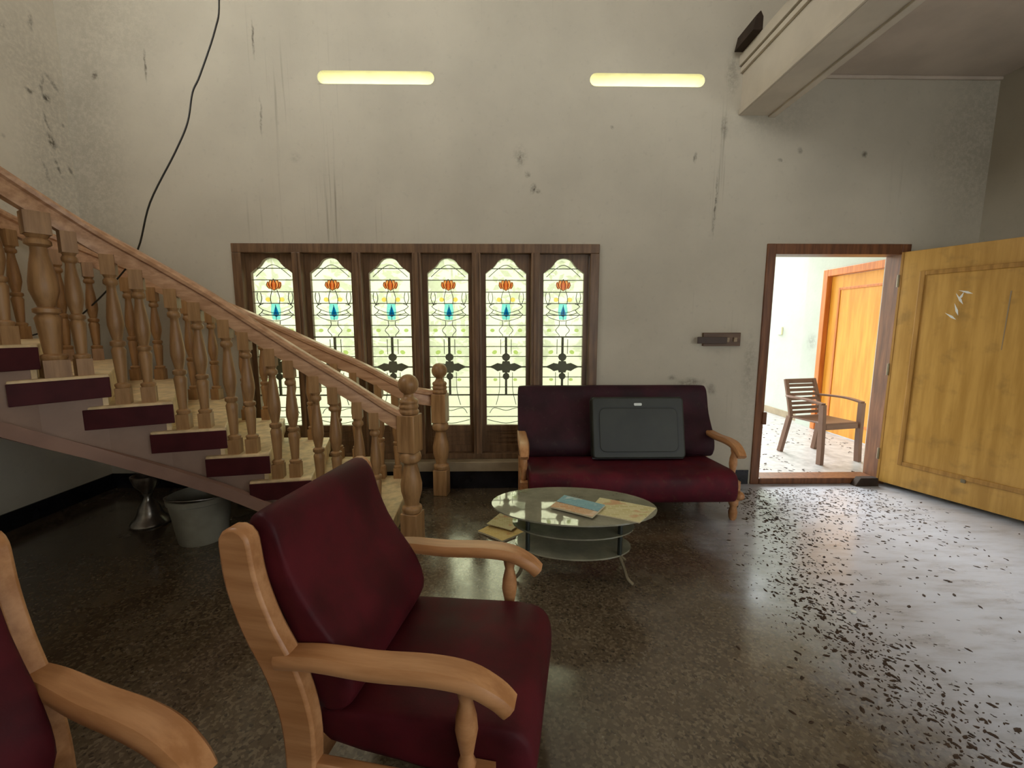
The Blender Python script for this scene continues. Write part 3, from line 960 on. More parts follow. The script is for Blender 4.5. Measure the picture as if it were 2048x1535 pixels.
def shrub(x, y, h, rad, label):
    t = thing('garden_shrub', label, 'shrub', (x, y, -0.06), 0, 'shrubs beyond the yard')
    MB().tube([(0, 0, 0), (0.05, 0.02, h * 0.4), (0, 0, h * 0.75)], [0.05, 0.04, 0.02], 6).build('stem', 'hedge_wood', t)
    m = MB()
    for _ in range(420):
        a, b = rng.uniform(0, 2 * math.pi), rng.uniform(-1, 1)
        q = math.sqrt(1 - b * b) * rng.uniform(0.6, 1.0)
        c = Vector((rad * q * math.cos(a), rad * q * math.sin(a), h * 0.55 + h * 0.45 * b))
        s = rng.uniform(0.10, 0.2)
        d1 = Vector((rng.gauss(0, 1), rng.gauss(0, 1), rng.gauss(0, 0.6))).normalized()
        d2 = d1.cross(Vector((rng.gauss(0, 1), rng.gauss(0, 1), rng.gauss(0, 1)))).normalized()
        m.add([c - d1 * s, c + d2 * s * 0.45, c + d1 * s, c - d2 * s * 0.45], [(0, 1, 2, 3)])
    m.build('foliage', 'hedge', t)


for i, (x, lab) in enumerate([(-7.2, 'leafy green shrub outside, behind the leftmost stained light'), (-5.2, 'leafy green shrub outside, behind the second stained light from the left'),
                              (-3.2, 'leafy green shrub outside, behind the third stained light from the left'), (-1.2, 'leafy green shrub outside, behind the fourth stained light from the left'),
                              (0.6, 'leafy green shrub outside, behind the fifth stained light from the left'), (2.3, 'leafy green shrub outside, behind the rightmost stained light')]):
    shrub(x, 10.2 + rng.uniform(-0.4, 0.4), 3.8 + rng.uniform(-0.3, 0.4), 0.86, lab)

# ================================================================= STAIRCASE
RZ = 0.165
NEAR = {1: (-0.75, 2.60), 2: (-0.97, 2.56), 3: (-1.20, 2.52), 4: (-1.42, 2.48), 5: (-1.635, 2.44), 6: (-1.87, 2.37), 7: (-2.09, 2.25), 8: (-2.22, 2.05),
        9: (-2.30, 1.80), 10: (-2.34, 1.53), 11: (-2.35, 1.25), 12: (-2.35, 0.97), 13: (-2.35, 0.69)}
FAR = {1: (-0.80, 3.50), 2: (-1.12, 3.50), 3: (-1.48, 3.50), 4: (-1.84, 3.50), 5: (-2.22, 3.50), 6: (-2.64, 3.49), 7: (-3.02, 3.40), 8: (-3.27, 3.12),
       9: (-3.33, 2.72), 10: (-3.34, 2.30), 11: (-3.34, 1.90), 12: (-3.34, 1.50), 13: (-3.34, 1.10)}
SOF = {1: 0.0, 2: 0.06, 3: 0.19, 4: 0.31, 5: 0.43, 6: 0.555, 7: 0.69, 8: 0.835, 9: 1.0, 10: 1.16, 11: 1.325, 12: 1.49, 13: 1.655}
NS = 12
stair = thing('staircase', 'curved staircase with turned pale wood balusters and maroon step ends', 'staircase', (0, 0, 0))
slab = MB()
for n in range(1, NS + 1):
    a, b, c, d = Vector(NEAR[n]), Vector(NEAR[n + 1]), Vector(FAR[n + 1]), Vector(FAR[n])
    ins = 0.035
    a2, d2 = a + (d - a).normalized() * ins, d - (d - a).normalized() * 0.02
    b2, c2 = b + (c - b).normalized() * ins, c - (c - b).normalized() * 0.02
    zt = n * RZ - 0.05
    lo = [(*d2, SOF[n]), (*c2, SOF[n + 1]), (*b2, SOF[n + 1]), (*a2, SOF[n])]
    hi = [(*d2, zt), (*c2, zt), (*b2, zt), (*a2, zt)]
    slab.hexa(lo, hi)
slab.build('stair_slab', 'stringer', stair)
band = MB()
bp = [Vector((*NEAR[n], SOF[n])) for n in range(2, NS + 2)]
band.sweep(smooth_path(bp, 4), [(-0.03, -0.015), (0.012, -0.015), (0.016, 0.0), (0.016, 0.045), (0.010, 0.06), (-0.03, 0.06)])
band.build('stair_band', 'stringer_band', stair, smooth=True)
for n in range(1, NS + 1):
    a, b, c, d = Vector(NEAR[n]), Vector(NEAR[n + 1]), Vector(FAR[n + 1]), Vector(FAR[n])
    fn, ff = (a - b).normalized(), (d - c).normalized()
    ln = (d - a).normalized()
    A = a + fn * 0.03
    Dd = d + ff * 0.03
    B = b - fn * 0.09
    Cc = c - ff * 0.09
    z0, z1 = n * RZ - 0.115, n * RZ
    tr = MB()
    tr.hexa([(*Dd, z0), (*Cc, z0), (*B, z0), (*A, z0)], [(*Dd, z1), (*Cc, z1), (*B, z1), (*A, z1)])
    t_ = tr.build('tread', 'tread', stair, bevel=0.008)
    # maroon end cap on the open side
    o_ = -ln * 0.012
    ec = MB().hexa([(*(A + ln * 0.001), z0 - 0.004), (*(B + ln * 0.001), z0 - 0.004), (*(B + o_), z0 - 0.004), (*(A + o_), z0 - 0.004)],
                   [(*(A + ln * 0.001), z1 - 0.014), (*(B + ln * 0.001), z1 - 0.014), (*(B + o_), z1 - 0.014), (*(A + o_), z1 - 0.014)])
    ec.build('end_cap', 'maroon_paint', t_, bevel=0.003)
    # riser face below the nosing
    rs = MB()
    A3, D3 = a + fn * 0.012, d + ff * 0.012
    a3, d3 = a - fn * 0.01, d - ff * 0.01
    zr = max((n - 1) * RZ, 0)
    if z0 - zr > 0.005:
        rs.hexa([(*D3, zr), (*d3, zr), (*(a3 + ln * 0.03), zr), (*(A3 + ln * 0.03), zr)], [(*D3, z0), (*d3, z0), (*(a3 + ln * 0.03), z0), (*(A3 + ln * 0.03), z0)])
        rs.build('riser', 'tread', t_)


def rail_pts(side, inset, lift, n0, n1):
    """points over the nosing line"""
    out = []
    for n in range(n0, n1 + 1):
        a, d = Vector(NEAR[n]), Vector(FAR[n])
        l = (d - a).normalized()
        p = a + l * inset if side == 'near' else d - l * inset
        out.append(Vector((p.x, p.y, n * RZ + lift)))
    return out


LIFT = 0.72       # handrail underside centre above the nosings
near_line = [Vector((-0.625, 2.65, 0.10 + LIFT))] + rail_pts('near', 0.055, LIFT, 1, 13)
far_line = [Vector((-0.56, 3.535, 0.10 + LIFT))] + rail_pts('far', 0.055, LIFT, 1, 13)
RAIL = [(-0.026, -0.075), (0.026, -0.075), (0.030, -0.02), (0.024, 0.0), (0.024, 0.008), (0.040, 0.018), (0.042, 0.038), (0.030, 0.055), (0.0, 0.062),
        (-0.030, 0.055), (-0.042, 0.038), (-0.040, 0.018), (-0.024, 0.008), (-0.024, 0.0), (-0.030, -0.02)]
MB().sweep(smooth_path(near_line, 5), RAIL).build('handrail', 'rail_wood', stair, smooth=True, angle=35)
MB().sweep(smooth_path(far_line, 5), RAIL).build('handrail', 'rail_wood', stair, smooth=True, angle=35)


def at_n(line, s):
    """line parameter s = step number (fractional)"""
    i = max(0, min(int(math.floor(s)), len(line) - 2))
    return line[i].lerp(line[i + 1], s - i)


def baluster_mesh(h, k=1.0):
    m = MB()
    f = 0.031 * k
    m.box((-f, -f, 0), (f, f, 0.085))
    hh = h - 0.085 - 0.10
    prof = [(0.030, 0.0), (0.034, 0.02), (0.034, 0.035), (0.021, 0.05), (0.022, 0.07), (0.030, 0.30), (0.032, 0.34), (0.024, 0.37), (0.033, 0.385), (0.033, 0.415), (0.020, 0.43),
            (0.026, 0.48), (0.0345, 0.56), (0.034, 0.63), (0.027, 0.76), (0.020, 0.86), (0.019, 0.90), (0.031, 0.92), (0.031, 0.95), (0.023, 0.97), (0.030, 1.0)]
    m.lathe([(r * k, 0.085 + z * hh) for r, z in prof], 12)
    m.box((-f * 0.95, -f * 0.95, h - 0.102), (f * 0.95, f * 0.95, h))
    return m


cache = {}


def put_baluster(line, s, n, rz, k=1.0):
    p = at_n(line, s)
    h = round((p.z - 0.06) - n * RZ, 2)
    key = (h, k)
    if key not in cache:
        cache[key] = baluster_mesh(h, k).build('baluster', 'pale_wood', stair, smooth=True, angle=50)
        o = cache[key]
    else:
        o = copy_part(cache[key], stair)
    o.location = (p.x, p.y, n * RZ)
    o.rotation_euler = (0, 0, rz)


for n in range(1, NS):
    for line in (near_line, far_line):
        t = (line[n + 1] - line[n])
        rz = math.atan2(t.y, t.x)
        big = line is near_line and n == 7
        put_baluster(line, n + 0.28, n, rz)
        put_baluster(line, n + 0.70, n, rz, 1.55 if big else 1.0)


def newel(x, y, rz):
    o = bpy.data.objects.new('newel_post', None)
    m = MB()
    m.box((-0.058, -0.058, 0), (0.058, 0.058, 0.22))
    m.lathe([(0.058, 0.22), (0.064, 0.235), (0.064, 0.255), (0.045, 0.27), (0.05, 0.30), (0.066, 0.36), (0.068, 0.41), (0.056, 0.47), (0.043, 0.53), (0.043, 0.545), (0.064, 0.56),
             (0.070, 0.585), (0.064, 0.61), (0.05, 0.625)], 20)
    m.box((-0.06, -0.06, 0.62), (0.06, 0.06, 0.86))
    m.lathe([(0.056, 0.86), (0.062, 0.87), (0.062, 0.885), (0.052, 0.893), (0.060, 0.902), (0.060, 0.917), (0.052, 0.925), (0.060, 0.935), (0.058, 0.95), (0.040, 0.962), (0.030, 0.978), (0.032, 0.99)], 20)
    p = m.build('newel_post', 'pale_wood', stair, smooth=True, angle=40, bevel=0.006)
    p.location = (x, y, 0)
    p.rotation_euler = (0, 0, rz)
    rr = 0.064
    b = MB().lathe([(max(rr * math.sin(math.pi * i / 12), 0.004), 1.047 - rr * math.cos(math.pi * i / 12)) for i in range(13)], 20)
    b.build('ball_finial', 'pale_wood', p, smooth=True, angle=60)


newel(-0.60, 2.655, R(-16))
newel(-0.535, 3.50, R(-8))
# the short rail return between the upper newel and the far handrail
cab = smooth_path([(-1.95, 3.35, 5.2), (-1.97, 3.35, 4.2), (-1.983, 3.35, 3.654), (-2.014, 3.327, 3.449), (-2.13, 3.305, 3.148), (-2.178, 3.282, 3.022), (-2.216, 3.259, 2.816),
                   (-2.306, 3.236, 2.61), (-2.498, 3.214, 2.268), (-2.647, 3.25, 1.957), (-2.83, 3.28, 1.765), (-3.03, 3.26, 1.56), (-3.17, 3.2, 1.42), (-3.33, 3.08, 1.335)], 6)
tag(MB().tube(cab, 0.006, 6).build('hanging_cable', 'cable', None, smooth=True), 'thin black cable hanging from above down behind the stair rail', 'cable')


# ================================================================= ARMCHAIRS AND SOFA
def loft(sections, closed_ends=True):
    m = MB()
    n, k = len(sections), len(sections[0])
    vs = [p for s in sections for p in s]
    fs = []
    for i in range(n - 1):
        for j in range(k):
            j2 = (j + 1) % k
            fs.append((i * k + j, i * k + j2, (i + 1) * k + j2, (i + 1) * k + j))
    fs.append(tuple(range(k - 1, -1, -1)))
    fs.append(tuple(range((n - 1) * k, n * k)))
    m.add(vs, fs)
    return m


def pad(profile, y0, y1, soft=0.035, ny=6):
    """upholstered pad: side profile (x,z) swept over the width with softened ends"""
    cxp = sum(p[0] for p in profile) / len(profile)
    czp = sum(p[1] for p in profile) / len(profile)
    secs = []
    ys = [(y0, 0.80), (y0 + soft * 0.3, 0.93), (y0 + soft, 1.0)]
    ys += [(y0 + soft + (y1 - y0 - 2 * soft) * i / ny, 1.0) for i in range(1, ny)]
    ys += [(y1 - soft, 1.0), (y1 - soft * 0.3, 0.93), (y1, 0.80)]
    for y, s in ys:
        sec = []
        for x, z in profile:
            dx, dz = x - cxp, z - czp
            r = math.hypot(dx, dz)
            f = 1 - (1 - s) * min(0.045 / max(r, 1e-4), 1) * 1.6
            sec.append((cxp + dx * f, y, czp + dz * f))
        secs.append(sec)
    return loft(secs)


SEAT_PROF = [(-0.27, 0.25), (0.0, 0.245), (0.20, 0.20), (0.27, 0.165), (0.335, 0.168), (0.362, 0.21), (0.368, 0.29), (0.355, 0.35), (0.32, 0.385), (0.25, 0.393), (0.12, 0.385), (-0.05, 0.372), (-0.2, 0.36), (-0.27, 0.35)]
BACK_PROF = [(-0.245, 0.33), (-0.160, 0.350), (-0.125, 0.40), (-0.130, 0.47), (-0.175, 0.56), (-0.243, 0.65), (-0.298, 0.75), (-0.322, 0.83), (-0.335, 0.885), (-0.368, 0.920), (-0.412, 0.908), (-0.430, 0.86),
             (-0.405, 0.78), (-0.362, 0.68), (-0.312, 0.58), (-0.272, 0.46)]


def seat_unit(name, label, cat, half, loc, rz, seatm, backm, group=None):
    t = thing(name, label, cat, loc, rz, group)
    hw = half
    pad(SEAT_PROF, -hw + 0.03, hw - 0.03).build('seat', seatm, t, smooth=True, subsurf=1, angle=180)
    pad(BACK_PROF, -hw + (0.03 if hw < 0.5 else -0.03), hw - (0.03 if hw < 0.5 else -0.03)).build('backrest', backm, t, smooth=True, subsurf=1, angle=180)
    for s in (-1, 1):
        y = s * hw
        # curved rear post: one wide plank from floor to top
        path = [(-0.280, 0.0), (-0.264, 0.18), (-0.264, 0.36), (-0.300, 0.50), (-0.358, 0.62), (-0.396, 0.74), (-0.408, 0.85)]
        wdt = [0.034, 0.042, 0.048, 0.050, 0.049, 0.048, 0.045]
        if hw > 0.5:        # the sofa's posts stand behind the wide upholstered back
            path = [(-0.285, 0.0), (-0.275, 0.18), (-0.285, 0.34), (-0.325, 0.50), (-0.375, 0.64), (-0.41, 0.74), (-0.43, 0.80)]
            wdt = [0.030, 0.034, 0.036, 0.034, 0.030, 0.028, 0.026]
        P = smooth_path([Vector((x, 0, z)) for x, z in path], 4)
        cr = wdt[-1]
        left, right = [], []
        for i, p in enumerate(P):
            f = i / (len(P) - 1) * (len(wdt) - 1)
            j = min(int(f), len(wdt) - 2)
            wv = wdt[j] + (wdt[j + 1] - wdt[j]) * (f - j)
            tg = (P[min(i + 1, len(P) - 1)] - P[max(i - 1, 0)]).normalized()
            nr = Vector((-tg.z, 0, tg.x))
            left.append((p.x + nr.x * wv, p.z + nr.z * wv))
            right.append((p.x - nr.x * wv, p.z - nr.z * wv))
        topc = P[-1]
        tg = (P[-1] - P[-2]).normalized()
        a0 = math.atan2(tg.z, tg.x)
        cap = [(topc.x + cr * math.cos(a0 + an), topc.z + cr * math.sin(a0 + an)) for an in (-1.2, -0.7, -0.25, 0.25, 0.7, 1.2)]
        MB().prism(right + cap + left[::-1], 'y', y - 0.024, y + 0.024).build('rear_post', 'chair_wood', t, bevel=0.008, smooth=True, angle=30)
        # arm board with drooping front
        ap = smooth_path([Vector(p) for p in ((-0.315, 0, 0.535), (-0.20, 0, 0.548), (-0.05, 0, 0.548), (0.10, 0, 0.558), (0.20, 0, 0.552), (0.27, 0, 0.522), (0.305, 0, 0.492))], 4)
        secs = []
        for i, p in enumerate(ap):
            f = i / (len(ap) - 1)
            hwid = 0.030 + 0.010 * math.sin(math.pi * f)
            tg = (ap[min(i + 1, len(ap) - 1)] - ap[max(i - 1, 0)]).normalized()
            up = Vector((-tg.z, 0, tg.x))
            q = []
            for a, b in ((-1, -0.6), (-0.8, -1), (0.8, -1), (1, -0.6), (1, 0.4), (0.75, 1), (-0.75, 1), (-1, 0.4)):
                r = p + up * (0.020 * b)
                q.append((r.x, y + hwid * a, r.z))
            secs.append(q)
        loft(secs).build('armrest', 'chair_wood', t, smooth=True, angle=45)
        # turned front post: leg below, spindle above
        m = MB()
        m.lathe([(0.018, 0.0), (0.028, 0.02), (0.032, 0.06), (0.022, 0.10), (0.034, 0.125), (0.034, 0.14), (0.026, 0.15)], 12)
        m.box((-0.028, -0.028, 0.15), (0.028, 0.028, 0.30))
        lg_ = m.build('leg', 'chair_wood', t, smooth=True, angle=40)
        lg_.location = (0.235, y, 0)
        sp = MB().lathe([(0.020, 0.30), (0.024, 0.315), (0.016, 0.335), (0.022, 0.37), (0.029, 0.41), (0.026, 0.45), (0.017, 0.49), (0.021, 0.505), (0.024, 0.53)], 12)
        s_ = sp.build('arm_spindle', 'chair_wood', t, smooth=True, angle=50)
        s_.location = (0.195, y, 0)
        MB().box((-0.26, y - 0.017, 0.165), (0.215, y + 0.017, 0.245)).build('side_rail', 'chair_wood', t, bevel=0.005)
        # little turned knob on the front end of the seat frame
        kb = MB()
        kb.lathe([(0.014, 0.0), (0.026, 0.012), (0.034, 0.04), (0.030, 0.068), (0.014, 0.082)], 12)
        k_ = kb.build('front_knob', 'chair_wood', t, smooth=True, angle=60)
        k_.location = (0.255, y, 0.21)
        k_.rotation_euler = (0, R(90), 0)
    MB().box((0.17, -hw + 0.03, 0.13), (0.21, hw - 0.03, 0.195)).build('front_rail', 'chair_wood', t, bevel=0.005)
    MB().box((-0.275, -hw + 0.03, 0.165), (-0.245, hw - 0.03, 0.245)).build('rear_rail', 'chair_wood', t, bevel=0.005)
    return t


seat_unit('armchair', 'maroon armchair with pale wooden arms in the middle foreground', 'armchair', 0.297, (-0.232, 1.277, 0), R(-11), 'maroon', 'maroon', 'maroon armchairs')
seat_unit('armchair', 'dark maroon armchair cut off at the lower left corner', 'armchair', 0.297, (-1.008, 0.604, 0), R(-21), 'maroon', 'maroon', 'maroon armchairs')
seat_unit('sofa', 'dusty maroon two-seat sofa with wooden arms under the window', 'sofa', 0.765, (0.90, 3.205, 0), R(-90), 'maroon_dusty', 'maroon_back')

# hard-shell suitcase leaning on the sofa back
case = thing('suitcase', 'dark green hard suitcase leaning on the sofa back', 'suitcase', (1.035, 3.235, 0.385), 0)
case.rotation_euler = (R(-14), 0, 0)
cs = MB()


def rrect(x0, z0, x1, z1, r, k=4):
    pts = []
    for (cx_, cz_, a0) in ((x1 - r, z1 - r, 0), (x0 + r, z1 - r, 90), (x0 + r, z0 + r, 180), (x1 - r, z0 + r, 270)):
        for i in range(k + 1):
            a = R(a0 + 90 * i / k)
            pts.append((cx_ + r * math.cos(a), cz_ + r * math.sin(a)))
    return pts


CW, CH = 0.36, 0.475
cs.prism(rrect(-CW, 0, CW, CH, 0.03), 'y', -0.05, 0.05)
cs.build('case_shell', 'case', case, bevel=0.012, seg=3)
MB().prism(rrect(-CW + 0.055, 0.05, CW - 0.055, CH - 0.085, 0.05), 'y', -0.056, -0.045).build('raised_field', 'case', case, bevel=0.004)
rim = MB()
o_, i_ = rrect(-CW + 0.045, 0.04, CW - 0.045, CH - 0.075, 0.055), rrect(-CW + 0.055, 0.05, CW - 0.055, CH - 0.085, 0.05)
n_ = len(o_)
vs = [(x, -0.0515, z) for x, z in o_] + [(x, -0.0515, z) for x, z in i_]
rim.add(vs, [(i, (i + 1) % n_, (i + 1) % n_ + n_, i + n_) for i in range(n_)])
rim.build('groove', 'case_dark', case)
MB().box((-CW + 0.004, -0.004, -0.004), (CW - 0.004, 0.004, CH + 0.004)).build('closing_band', 'case_dark', case)
MB().prism(rrect(-0.03, CH - 0.068, 0.03, CH - 0.048, 0.006), 'y', -0.056, -0.049).build('badge', 'badge', case)

# ================================================================= COFFEE TABLE
TX, TY = 0.385, 2.33
tb = thing('coffee_table', 'oval three-tier glass coffee table with dusty green top', 'coffee table', (TX, TY, 0), R(-6))


def oval(rx, ry, z0, z1, k=40):
    m = MB()
    m.prism([(rx * math.cos(2 * math.pi * i / k), ry * math.sin(2 * math.pi * i / k)) for i in range(k)], 'z', z0, z1)
    return m


oval(0.465, 0.265, 0.392, 0.400).build('glass_top', 'table_glass', tb)
oval(0.345, 0.20, 0.285, 0.292).build('glass_shelf', 'table_glass', tb)
oval(0.330, 0.19, 0.165, 0.173).build('glass_shelf', 'table_glass', tb)
for sx in (-1, 1):
    for sy in (-1, 1):
        MB().lathe([(0.013, 0.292), (0.013, 0.392)], 10, (sx * 0.25, sy * 0.115, 0)).build('post', 'table_post', tb, smooth=True)
        MB().lathe([(0.013, 0.173), (0.013, 0.285)], 10, (sx * 0.25, sy * 0.115, 0)).build('post', 'table_post', tb, smooth=True)
        MB().tube(smooth_path([(sx * 0.25, sy * 0.115, 0.165), (sx * 0.275, sy * 0.118, 0.10), (sx * 0.295, sy * 0.12, 0.04), (sx * 0.325, sy * 0.125, 0.008)], 4), 0.010, 8).build('leg', 'brass', tb, smooth=True)


def sheet(name, corners, z, thick, mats, label, cat, group=None, curl=0.0):
    """a folded paper or magazine lying flat: corners (x,y) counter-clockwise"""
    c = [Vector(p) for p in corners]
    o = sum(c, Vector((0, 0))) / 4
    c = [p - o for p in c]
    n = 6
    m = MB()

    def P(u, v, zz):
        q = c[0].lerp(c[1], u).lerp(c[3].lerp(c[2], u), v)
        return (q.x, q.y, zz + curl * (u * (1 - u) * 0.6 + v * v * 0.3))
    top_ = [P(i / n, j / n, thick) for j in range(n + 1) for i in range(n + 1)]
    bot_ = [P(i / n, j / n, 0.0) for j in range(n + 1) for i in range(n + 1)]
    k = len(top_)
    fs, ft2 = [], []
    for j in range(n):
        for i in range(n):
            q = j * (n + 1) + i
            fs.append((q, q + 1, q + n + 2, q + n + 1))
            ft2.append((q + k, q + n + 1 + k, q + n + 2 + k, q + 1 + k))
    m.add(top_ + bot_, fs)
    m.cur = 1
    m.add([], [])
    base = 0
    edge = []
    for i in range(n):
        edge.append((i, i + k, i + 1 + k, i + 1))
        a = n * (n + 1) + i
        edge.append((a, a + 1, a + 1 + k, a + k))
        b = i * (n + 1)
        edge.append((b, b + n + 1, b + n + 1 + k, b + k))
        d = i * (n + 1) + n
        edge.append((d, d + k, d + n + 1 + k, d + n + 1))
    m.f += ft2 + edge
    m.mi += [1] * (len(ft2) + len(edge))
    ob = m.build(name, mats)
    ob.location = (o.x, o.y, z)
    return tag(ob, label, cat, group), o


sheet('newspaper', [(0.440, 2.215), (0.690, 2.085), (0.835, 2.255), (0.555, 2.405)], 0.400, 0.006, ['paper_news', 'page'], 'cream folded newspaper at the right end of the glass table', 'newspaper', curl=0.008)
mg, mo = sheet('magazine', [(0.250, 2.265), (0.455, 2.130), (0.555, 2.270), (0.345, 2.415)], 0.4085, 0.009, ['mag_peach', 'page'], 'magazine with blue cover and peach lower band on the glass table', 'magazine', curl=0.006)
bc = MB()
q = [Vector(p) - mo for p in [(0.292, 2.326), (0.497, 2.189), (0.553, 2.268), (0.347, 2.412)]]
bc.add([(p.x, p.y, 0.0135 - 0.003) for p in q] + [(p.x, p.y, 0.0145) for p in q], [(0, 3, 2, 1), (4, 5, 6, 7), (0, 1, 5, 4), (1, 2, 6, 5), (2, 3, 7, 6), (3, 0, 4, 7)])
bc.build('blue_cover', 'mag_blue', mg)
sheet('newspaper', [(-0.19, 2.80), (-0.02, 2.66), (0.16, 2.80), (-0.02, 2.98)], 0.0, 0.012, ['paper_yellow', 'page'], 'yellowed newspaper lying on the floor left of the table', 'newspaper', curl=0.025)
sheet('newspaper', [(-0.13, 2.86), (0.04, 2.76), (0.14, 2.90), (-0.04, 3.02)], 0.030, 0.006, ['paper_news', 'page'], 'loose paper sheet on top of the floor newspaper', 'newspaper', curl=0.012)

# ================================================================= UNDER THE STAIR: BUCKET AND LAMP STAND
bk = thing('bucket', 'dirty white plastic bucket on the floor under the stair', 'bucket', (-2.02, 2.76, 0))
m = MB()
m.lathe([(0.135, 0.0), (0.140, 0.01), (0.175, 0.27), (0.185, 0.275), (0.187, 0.31), (0.178, 0.312), (0.168, 0.28), (0.132, 0.03), (0.01, 0.03)], 28)
m.build('bucket_body', 'bucket', bk, smooth=True, angle=40)
MB().lathe([(0.155, 0.20), (0.158, 0.205), (0.157, 0.215), (0.005, 0.235)], 24).build('bucket_fill', 'bucket_in', bk, smooth=True)
MB().tube([(0.19 * math.cos(a), 0.19 * math.sin(a) * 0.98, 0.30 - 0.03 * math.sin(a)) for a in [math.pi * i / 12 + math.pi for i in range(13)]], 0.004, 5).build('bail_handle', 'steel', bk, smooth=True)
ls = thing('lamp_stand', 'tarnished metal stand with bowl top beside the bucket', 'lamp stand', (-2.55, 2.98, 0))
MB().lathe([(0.115, 0.0), (0.12, 0.012), (0.11, 0.03), (0.085, 0.055), (0.07, 0.09), (0.06, 0.13), (0.035, 0.17), (0.022, 0.20), (0.03, 0.225)], 20).build('stand_foot', 'steel', ls, smooth=True, angle=50)
MB().lathe([(0.025, 0.225), (0.04, 0.25), (0.07, 0.29), (0.085, 0.34), (0.088, 0.36), (0.08, 0.362), (0.06, 0.31), (0.01, 0.28)], 20).build('bowl', 'steel', ls, smooth=True, angle=50)
MB().tube([(0.088, 0, 0.345), (0.11, 0.01, 0.35), (0.13, 0.01, 0.37)], 0.007, 6).build('spout', 'steel', ls, smooth=True)

# ================================================================= SWITCH BOARD
sb = thing('switch_board', 'brown wooden switch board on the wall left of the door', 'switch board', (1.855, D, 1.295))
MB().box((-0.16, -0.03, -0.057), (0.16, 0.0, 0.057)).build('board', 'switch_wood', sb, bevel=0.004)
MB().box((-0.125, -0.034, -0.030), (0.128, -0.028, 0.026)).build('plate', 'switch_plate', sb, bevel=0.002)
MB().lathe([(0.017, 0.0), (0.017, 0.008)], 12).build('fan_knob', 'switch', sb).rotation_euler = (R(90), 0, 0)
sb.children[-1].location = (-0.102, -0.034, -0.004)
for i in range(5):
    k_ = MB().box((-0.014, -0.010, -0.019), (0.014, 0.0, 0.019)).build('switch', 'switch', sb, bevel=0.003)
    k_.location = (-0.058 + 0.034 * i, -0.034, -0.003)
    k_.rotation_euler = (R(6), 0, 0)
MB().lathe([(0.015, 0.0), (0.015, 0.006)], 12).build('indicator', 'switch', sb).rotation_euler = (R(90), 0, 0)
sb.children[-1].location = (0.110, -0.034, -0.002)

# ================================================================= PLASTIC CHAIR ON THE PORCH
pc = thing('plastic_chair', 'brown moulded plastic armchair on the porch outside the door', 'chair', (3.42, 4.50, -0.002), R(-78))
# local +x is the front
MB().box((-0.20, -0.21, 0.405), (0.23, 0.21, 0.425)).build('seat', 'plastic', pc, bevel=0.015)
MB().box((0.205, -0.21, 0.355), (0.235, 0.21, 0.415)).build('seat_apron', 'plastic', pc, bevel=0.01)


def strip(pts, wid, th, name):
    """flat moulded strip along a path in local space; wid in y"""
    P = smooth_path([Vector(p) for p in pts], 4)
    secs = []
    for i, p in enumerate(P):
        tg = (P[min(i + 1, len(P) - 1)] - P[max(i - 1, 0)]).normalized()
        up = tg.cross(Vector((0, 1, 0))).normalized()
        secs.append([p + Vector((0, -wid, 0)) - up * th, p + Vector((0, wid, 0)) - up * th, p + Vector((0, wid, 0)) + up * th, p + Vector((0, -wid, 0)) + up * th])
    return loft(secs).build(name, 'plastic', pc, bevel=0.003)


for s in (-1, 1):
    strip([(-0.27, s * 0.235, 0.0), (-0.235, s * 0.225, 0.20), (-0.20, s * 0.21, 0.42)], 0.022, 0.024, 'leg')
    strip([(0.235, s * 0.245, 0.0), (0.225, s * 0.24, 0.25), (0.215, s * 0.25, 0.62)], 0.022, 0.026, 'leg')
    strip([(0.225, s * 0.25, 0.625), (0.05, s * 0.262, 0.645), (-0.12, s * 0.25, 0.645), (-0.255, s * 0.21, 0.64)], 0.026, 0.010, 'armrest')
    strip([(-0.195, s * 0.20, 0.41), (-0.235, s * 0.20, 0.58), (-0.31, s * 0.19, 0.82)], 0.022, 0.012, 'back_stile')
for i in range(8):
    f = (i + 0.4) / 8
    z = 0.44 + f * 0.385
    x = -0.20 - 0.115 * f ** 1.25
    h = 0.017 if i < 7 else 0.026
    MB().box((x - 0.007, -0.19, z - h), (x + 0.007, 0.19, z + h)).build('back_slat', 'plastic', pc, bevel=0.004)

# ================================================================= LEAF LITTER
rng = random.Random(11)


def leaf_outline(l, w_, k):
    return [(-l, 0), (-l * 0.4, w_), (l * 0.35, w_ * 0.9), (l, 0.1 * w_), (l * 0.3, -w_), (-l * 0.5, -w_ * 0.8)]


leaf_meshes = []
for k in range(6):
    m = MB()
    l, w_ = rng.uniform(0.9, 1.1), rng.uniform(0.28, 0.5)
    o = leaf_outline(l, w_, k)
    z = [rng.uniform(0.08, 0.35) for _ in o]
    n = len(o)
    vs = [(x, y, 0.0) for x, y in o] + [(x, y, zz) for (x, y), zz in zip(o, z)] + [(0, 0, 0.32)]
    fs = [(i, (i + 1) % n, (i + 1) % n + n, i + n) for i in range(n)] + [(i + n, (i + 1) % n + n, 2 * n) for i in range(n)] + [tuple(range(n - 1, -1, -1))]
    m.add(vs, fs)
    tmp = m.build('fallen_leaf', 'leaf')
    leaf_meshes.append(tmp.data)
    bpy.data.objects.remove(tmp)

BANDP = [Vector((2.05, 3.35)), Vector((1.93, 2.87)), Vector((1.72, 2.35)), Vector((1.58, 2.03)), Vector((1.56, 1.78)), Vector((1.54, 1.48)), Vector((1.56, 1.22)), Vector((1.5, 0.95))]


def blocked(x, y):
    if x > 3.3 + (3.66 - y) * 0.41 - 0.12:
        return True
    if y > D - 0.12 or x > 3.9:
        return True
    if 0.1 < x < 1.72 and 2.83 < y:
        return True
    return False


